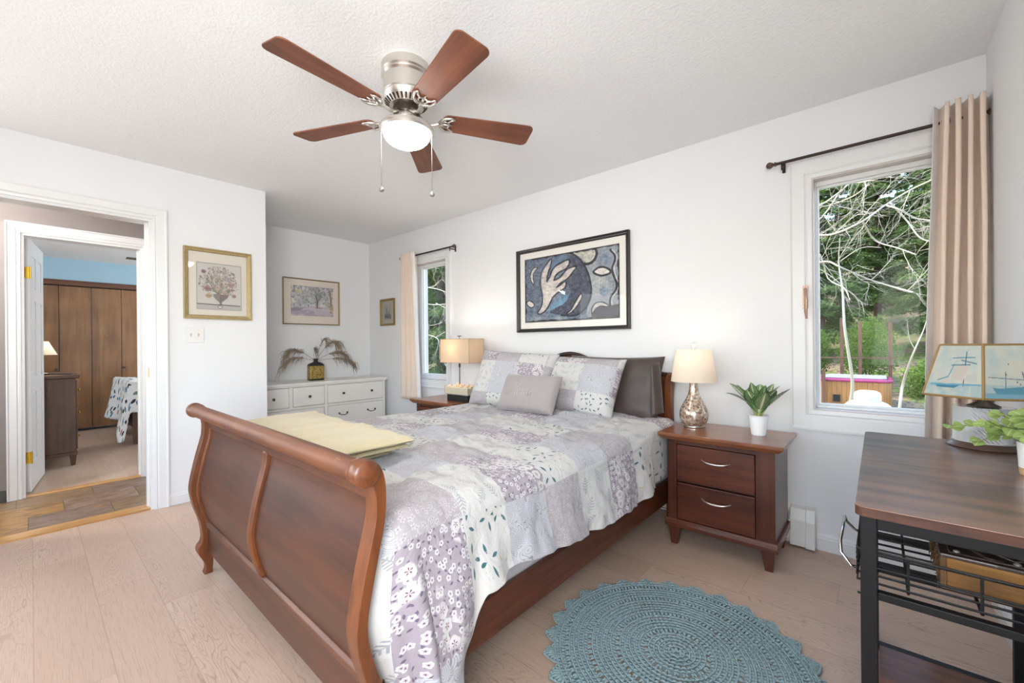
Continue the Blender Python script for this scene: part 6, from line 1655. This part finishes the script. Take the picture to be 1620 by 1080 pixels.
def quads_mesh(name, C, D, S, mat):
    """leaf blades: centres C, half-length vectors D, half-width vectors S"""
    N = len(C); V = np.stack([C - D * .9, C + S, C + D, C - S], 1).reshape(-1, 3)
    me = bpy.data.meshes.new(name); me.vertices.add(N * 4); me.vertices.foreach_set('co', V.astype(np.float32).ravel())
    me.loops.add(N * 4); me.loops.foreach_set('vertex_index', np.arange(N * 4, dtype=np.int32)); me.polygons.add(N); me.polygons.foreach_set('loop_start', np.arange(0, N * 4, 4, dtype=np.int32))
    me.update(calc_edges=True); me.materials.append(mat); return me
def conifer_meshes(seed, Ht, Rc, zb, N, leaf):
    rs = np.random.RandomState(seed); m = MB()
    m.tube([(0, 0, -.3), (.03, .02, Ht * .5), (0, 0, Ht)], [.16, .10, .015], 10)
    nb = 110; Cs, Ds, Ss = [], [], []; per = N // nb
    for b in range(nb):
        z = zb + (Ht - zb) * (b + rs.rand()) / nb; L = Rc * (1 - (z - zb) / (Ht - zb)) ** .55 * rs.uniform(.65, 1.0) + .12; az = rs.uniform(0, 6.283)
        d = np.array([math.cos(az), math.sin(az), 0.0]); dr = rs.uniform(.15, .45)
        if b % 2 == 0: m.tube([Vector((0, 0, z)), Vector(d * L * .5) + Vector((0, 0, z - dr * L * .10)), Vector(d * L) + Vector((0, 0, z - dr * L * .5))], [.02, .012, .004], 5)
        t = rs.rand(per) ** .7; lat = rs.normal(0, .18, per) * L * (1 - .3 * t); side = np.array([-d[1], d[0], 0])
        C = np.outer(t * L, d) + np.outer(lat, side); C[:, 2] += z - dr * L * .5 * t ** 2 - np.abs(lat) * .3 + rs.normal(0, .05, per)
        D = d * .6 + side * np.sign(lat)[:, None] * .7 + rs.normal(0, .35, (per, 3)); D[:, 2] -= .25; D /= np.linalg.norm(D, axis=1)[:, None]
        Sv = np.cross(D, rs.normal(0, 1, (per, 3)) + [0, 0, .8]); Sv /= np.linalg.norm(Sv, axis=1)[:, None]
        sc_ = leaf * rs.uniform(.6, 1.3, (per, 1)); Cs.append(C); Ds.append(D * sc_); Ss.append(Sv * sc_ * .30)
    wood_ = bpy.data.meshes.new('trunk'); wood_.from_pydata(m.v, [], m.f); wood_.materials.append(M_bark)
    return wood_, quads_mesh('foliage', np.concatenate(Cs), np.concatenate(Ds), np.concatenate(Ss), M_needle)
kinds = [conifer_meshes(1, 10.5, 1.72, .9, 48000, .085), conifer_meshes(2, 9.5, 1.66, .4, 46000, .08), conifer_meshes(3, 11.5, 1.74, 1.3, 50000, .09)]
trees = [
    (-1.7, 20.6, 0, 'evergreen behind the left end of the hot tub'), (1.6, 20.8, 1, 'evergreen behind and right of the hot tub, in the wide window'), (5.1, 20.5, 2, 'nearest evergreen beyond the right edge of the wide window'),
    (-5.0, 20.7, 1, 'nearest evergreen beyond the left edge of the wide window'), (.0, 24.2, 2, 'tall evergreen in the centre of the wide window, behind the hot tub'), (3.65, 24.1, 0, 'tall evergreen on the slope, right in the wide window'), (-3.65, 24.3, 0, 'tall evergreen on the slope, left in the wide window'), (1.7, 27.7, 1, 'farthest evergreen at right on the slope in the wide window'), (-1.6, 27.8, 2, 'farthest evergreen at left on the slope in the wide window'),
    (.0, 31.0, 0, 'topmost evergreen on the slope, centre of the wide window'), (3.4, 31.2, 2, 'topmost evergreen on the slope, right in the wide window'), (-3.4, 31.1, 1, 'topmost evergreen on the slope, left in the wide window'), (5.1, 27.7, 0, 'high evergreen on the slope beyond the right edge of the wide window'), (-5.0, 27.5, 1, 'high evergreen on the slope beyond the left edge of the wide window'),
    (-10.2, 15.9, 1, 'farthest evergreen at right in the narrow window'), (-15.7, 19.5, 1, 'topmost evergreen at left on the slope in the narrow window'), (-12.1, 19.4, 2, 'topmost evergreen at right on the slope in the narrow window'), (-19.2, 19.6, 0, 'topmost evergreen at the far left on the slope in the narrow window'),
    (-10.6, 8.7, 1, 'nearest evergreen filling the narrow window'), (-13.9, 8.6, 0, 'evergreen at the left of the narrow window'), (-7.3, 8.8, 2, 'evergreen at the right of the narrow window'),
    (-12.2, 12.1, 2, 'tall evergreen behind the nearest one in the narrow window'), (-15.6, 12.2, 1, 'tall evergreen in the second row at the left of the narrow window'), (-8.9, 12.3, 0, 'tall evergreen in the second row at the right of the narrow window'), (-17.6, 15.9, 2, 'farthest evergreen at left in the narrow window'), (-13.7, 15.9, 0, 'farthest evergreen in the centre of the narrow window')]
for k, (x, y, kd, nm) in enumerate(trees):
    t = thing('evergreen_tree', nm, 'tree', (x, y, gz(x, y)), 'evergreens outside the windows')
    t.rotation_euler = (0, 0, k * PI / 2)
    for nm_, me in zip(('trunk', 'foliage'), kinds[kd]):
        o = bpy.data.objects.new(nm_, me); COL.objects.link(o); o.parent = t

def bare_tree(label, loc, trunk, r0, limbs, seed, twigs, hues=M_barkw, lr=.022):
    rs = random.Random(seed); m = MB()
    t = thing('bare_tree', label, 'tree', loc, 'bare pale trees outside the windows')
    tr = cr_interp3(trunk, 5); n = len(tr)
    m.tube(tr, [r0 * (1 - .88 * i / n) for i in range(n)], 9)
    m.build('trunk', hues, t, smooth=180)
    b = MB()
    def twig(p, d, L, r, depth):
        pts = [p]; q = p.copy(); dd = d.normalized()
        for i in range(5):
            dd = (dd + Vector((rs.uniform(-.2, .2), rs.uniform(-.15, .15), rs.uniform(-.2, .2)))).normalized(); q = q + dd * L / 5; pts.append(q.copy())
        b.tube(pts, [r * (1 - .14 * i) for i in range(6)], 5)
        if depth > 0:
            for i in (1, 2, 3, 4, 5):
                if rs.random() < .75:
                    a = Vector((dd.x + rs.uniform(-.9, .9), dd.y * .5 + rs.uniform(-.5, .5), dd.z + rs.uniform(-.9, .9)))
                    twig(pts[i], a, L * rs.uniform(.45, .75), r * .55, depth - 1)
    for L in limbs:
        pts = cr_interp3(L, 4); n = len(pts); k = len(L)
        rr = lr * (.55 + .08 * k)
        b.tube(pts, [rr * (1 - .55 * i / n) for i in range(n)], 7)
        for i in range(3, n, 4 if twigs < 2 else 3):
            d = pts[min(i + 1, n - 1)] - pts[i - 1]
            twig(pts[i], Vector((d.x + rs.uniform(-.6, .6) * d.length * 2, d.y, d.z + rs.uniform(-1, 1) * d.length * 2)), rs.uniform(.25, .6), rr * .36, 2)
    b.build('branches', hues, t, smooth=180)
limbs1 = [[(-1.55, 7.5, 2.3), (-0.83, 7.5, 2.68), (-0.7, 7.75, 2.74), (-0.45, 7.44, 2.66), (-0.14, 7.27, 2.74), (0.08, 7.62, 2.98), (0.34, 7.7, 3.15), (0.56, 7.33, 3.15), (0.71, 7.35, 3.25)],
          [(-0.14, 7.3, 2.74), (-0.02, 7.75, 2.55), (0.2, 7.44, 2.36), (0.37, 7.27, 2.22)], [(0.1, 7.62, 2.98), (0.24, 7.5, 2.86), (0.4, 7.75, 2.77), (0.58, 7.44, 2.64)], [(0.14, 7.6, 3.0), (0.31, 7.75, 2.75), (0.41, 7.44, 2.46), (0.54, 7.27, 2.34)],
          [(-1.56, 7.5, 2.0), (-0.83, 7.5, 2.34), (-0.7, 7.75, 2.33), (-0.52, 7.44, 2.28), (-0.38, 7.27, 2.16), (-0.12, 7.62, 2.02), (0.08, 7.7, 1.92), (0.34, 7.33, 1.76)],
          [(-1.5, 7.4, 2.9), (-0.71, 7.5, 3.08), (-0.42, 7.5, 3.23), (-0.28, 7.75, 3.41), (-0.07, 7.44, 3.31), (0.08, 7.27, 3.36)], [(-1.5, 7.5, 2.6), (-0.71, 7.5, 2.85), (-0.43, 7.75, 3.28), (-0.36, 7.44, 3.33), (-0.33, 7.27, 3.46)],
          [(-1.52, 7.5, 2.85), (-0.71, 7.5, 3.08), (-0.54, 7.75, 3.15), (-0.24, 7.44, 3.14), (-0.07, 7.27, 3.22)], [(-1.52, 7.5, 2.5), (-0.71, 7.5, 2.49), (-0.55, 7.75, 2.08), (-0.35, 7.44, 1.89), (-0.28, 7.27, 1.7)]]
bare_tree('pale bare tree whose long branches cross the upper half of the wide window', (-1.6, 7.5, -.75), [(-1.6, 7.5, -.8), (-1.62, 7.5, .6), (-1.55, 7.5, 2.0), (-1.5, 7.45, 3.2), (-1.4, 7.4, 4.6)], .11, limbs1, 4, 2, lr=.0135)
bare_tree('slender pale sapling standing in front of the hot tub', (-.36, 9.1, -.75), [(-.42, 9.2, -.8), (-.36, 9.2, .06), (-.33, 9.1, .5), (-.41, 8.85, 1.35), (-.44, 8.95, 2.0), (-.50, 9.2, 2.5), (-.47, 9.0, 2.9)], .034, [[(-.47, 9, 2.5), (-.2, 9.1, 2.7), (.05, 9.0, 2.65)], [(-.45, 9, 2.1), (-.75, 9.0, 2.4), (-.95, 9, 2.35)]], 8, 1, lr=.009)
bare_tree('leaning pale sapling right of the hot tub', (.24, 9.5, -.75), [(.2, 9.6, -.8), (.27, 9.5, .08), (.31, 9.7, .38), (.37, 9.44, .72), (.46, 9.3, 1.05), (.57, 9.6, 1.34), (.64, 9.7, 1.65)], .026, [[(.45, 9.3, 1.0), (.38, 9.3, 1.2), (.36, 9.3, 1.5)]], 12, 1, lr=.008)
limbs2 = [[(-9.7, 6.6, 2.5), (-9.0, 6.5, 2.68), (-8.91, 6.75, 2.66), (-8.05, 6.44, 2.51), (-7.43, 6.27, 2.35), (-7.33, 6.62, 2.26)], [(-8.5, 6.6, 2.6), (-8.41, 6.75, 2.67), (-8.12, 6.44, 2.78), (-7.81, 6.27, 2.94)], [(-9.7, 6.6, 1.9), (-9.01, 6.5, 2.17), (-8.86, 6.75, 2.21), (-8.03, 6.44, 2.12), (-7.43, 6.27, 2.09), (-7.33, 6.62, 2.2)],
          [(-9.68, 6.6, 1.0), (-9.02, 6.5, 1.24), (-8.84, 6.75, 1.4), (-8.09, 6.44, 1.34), (-7.72, 6.27, 1.2), (-8.0, 6.5, .8)], [(-8.84, 6.75, 1.4), (-8.71, 6.75, 1.63), (-8.46, 6.44, 1.82)], [(-8.12, 6.5, 1.34), (-7.53, 6.44, 1.52)], [(-8.11, 6.5, 2.16), (-7.52, 6.44, 1.96)], [(-8.0, 6.5, 1.15), (-8.1, 6.75, 0.68), (-7.63, 6.44, 0.63)], [(-9.6, 6.5, 1.6), (-8.88, 6.5, 1.73), (-8.68, 6.75, 1.65), (-7.8, 6.44, 1.68)]]
bare_tree('pale bare tree whose branches cross the narrow window', (-9.7, 6.6, -.75), [(-9.65, 6.6, -.8), (-9.72, 6.6, .8), (-9.68, 6.6, 2.0), (-9.6, 6.5, 3.6)], .10, limbs2, 21, 1, lr=.013)

def bush(label, x, y, r, h, seed, N=5000):
    rs = np.random.RandomState(seed); t = thing('shrub', label, 'shrub', (x, y, gz(x, y)), 'shrubs outside the wide window')
    v = rs.normal(0, 1, (N, 3)); v /= np.linalg.norm(v, axis=1)[:, None]; C = v * (rs.rand(N, 1) ** .4) * [r, r, h / 2] + [0, 0, h / 2]
    C += .12 * np.sin(C[:, [1, 2, 0]] * 5)
    D = rs.normal(0, 1, (N, 3)); D /= np.linalg.norm(D, axis=1)[:, None]; S = np.cross(D, rs.normal(0, 1, (N, 3))); S /= np.linalg.norm(S, axis=1)[:, None]
    k = .045 * rs.uniform(.6, 1.3, (N, 1))
    o = bpy.data.objects.new('foliage', quads_mesh('foliage', C, D * k, S * k * .45, M_leafb)); COL.objects.link(o); o.parent = t
    m = MB(); rr = random.Random(seed)
    for q in range(7): m.tube([(0, 0, -.1), (rr.uniform(-.3, .3) * r, rr.uniform(-.3, .3) * r, h * .4), (rr.uniform(-.8, .8) * r, rr.uniform(-.8, .8) * r, h * .85)], [.014, .01, .004], 5)
    me = bpy.data.meshes.new('stems'); me.from_pydata(m.v, [], m.f); me.materials.append(M_bark); o = bpy.data.objects.new('stems', me); COL.objects.link(o); o.parent = t
bush('bright green shrub behind the hot tub', -.25, 18.0, .78, 2.2, 3); bush('bright green shrub to the right of the hot tub', 1.05, 16.9, .55, 1.2, 5, 3000); bush('low mossy green shrub on the slope at far right', 1.45, 15.2, .5, .8, 7, 3000); bush('green shrub left of the hot tub', -1.85, 18.0, .65, 1.9, 9)

g = G('cedar_boards'); o = g.obj(); x, y, z = g.sep(o)
bd = g.mt('FRACT', g.mt('MULTIPLY', g.mt('ADD', x, y), 9.0)); nz = g.noise(g.vm('MULTIPLY', o, (8, 8, .8)), 2.5, 3)
g.p(col=g.mix(g.lt(bd, .06, .02), g.mix(nz, rgba((118, 74, 34)), rgba((168, 116, 60))), rgba((70, 44, 24))), rough=.6); M_cedar = g.m
M_cedarp = wood('reddish_timber', (70, 46, 34), (112, 74, 52), 'Z', 30, rough=.7, coat=0)
def hot_tub():
    z0 = gz(-.5, 15.6); t = thing('hot_tub', 'wooden hot tub with a magenta rim standing among the trees', 'hot tub', (-.52, 15.7, z0))
    x0, x1, y0, y1, zt = -1.33, .28, 15.0, 16.5, .02
    MB().prism([(x0 + .16, y0), (x1 - .16, y0), (x1, y0 + .16), (x1, y1 - .16), (x1 - .16, y1), (x0 + .16, y1), (x0, y1 - .16), (x0, y0 + .16)], 'Z', z0 - .1, zt).build('cabinet', M_cedar, t, bevel=.01)
    MB().prism([(x0 + .13, y0 - .03), (x1 - .13, y0 - .03), (x1 + .03, y0 + .13), (x1 + .03, y1 - .13), (x1 - .13, y1 + .03), (x0 + .13, y1 + .03), (x0 - .03, y1 - .13), (x0 - .03, y0 + .13)], 'Z', zt, zt + .085).build('rim', plain('magenta_shell', (150, 56, 96), .25), t, bevel=.03)
    MB().prism([(x0 + .2, y0 + .1), (x1 - .2, y0 + .1), (x1 - .1, y0 + .2), (x1 - .1, y1 - .2), (x1 - .2, y1 - .1), (x0 + .2, y1 - .1), (x0 + .1, y1 - .2), (x0 + .1, y0 + .2)], 'Z', zt + .085, zt + .13).build('cover', plain('grey_cover', (150, 150, 158), .5), t, bevel=.02)
    MB().box(-.98, -.80, y0 - .02, y0 + .02, -.56, -.34).build('vent_frame', M_cedarp, t); MB().box(-.965, -.815, y0 - .025, y0, -.545, -.355).build('vent', M_dark, t)
hot_tub()
def frame_outside():
    t = thing('timber_frame', 'reddish timber posts and rail behind the hot tub', 'timber frame', (-.5, 17.0, gz(-.5, 17)))
    for x, h in ((-1.7, 1.6), (-.87, 1.9), (-.42, 1.75), (.28, 1.7)):
        MB().box(x - .042, x + .042, 16.95, 17.04, gz(x, 17) - .1, h).build('post', M_cedarp, t)
    MB().box(-1.8, .4, 16.93, 16.949, .615, .66).build('rail', M_cedarp, t)
    MB().box(-1.21, -1.13, 14.8, 14.88, gz(-1.2, 14.8) - .1, .33).build('near_post', M_cedarp, t)
frame_outside()
def gas_tank():
    x, y = -.075, 5.0; z0 = gz(x, y); t = thing('gas_cylinder', 'white dome-topped cylinder with cap just outside the wide window', 'gas cylinder', (x, y, z0)); c = (x, y, 0)
    pr = cr_interp([(.205, z0), (.210, .20), (.208, .42), (.190, .515), (.150, .575), (.105, .600), (.088, .604)], 5)
    MB().lathe([(.001, z0)] + pr + [(.001, .606)], c, 40).build('tank', plain('white_tank', (196, 192, 178), .5, var=.05), t, smooth=50)
    MB().lathe([(.092, .600), (.097, .615), (.097, .655), (.088, .680), (.060, .694), (.001, .698)], c, 32).build('cap', plain('white_cap', (200, 196, 184), .5, var=.04), t, smooth=50)
    MB().tube([(x + .05, y - .19, .46), (x + .08, y - .13, .54), (x + .05, y - .09, .60)], .006, 6).build('seam', plain('tank_seam', (206, 200, 186), .6), t)
gas_tank()
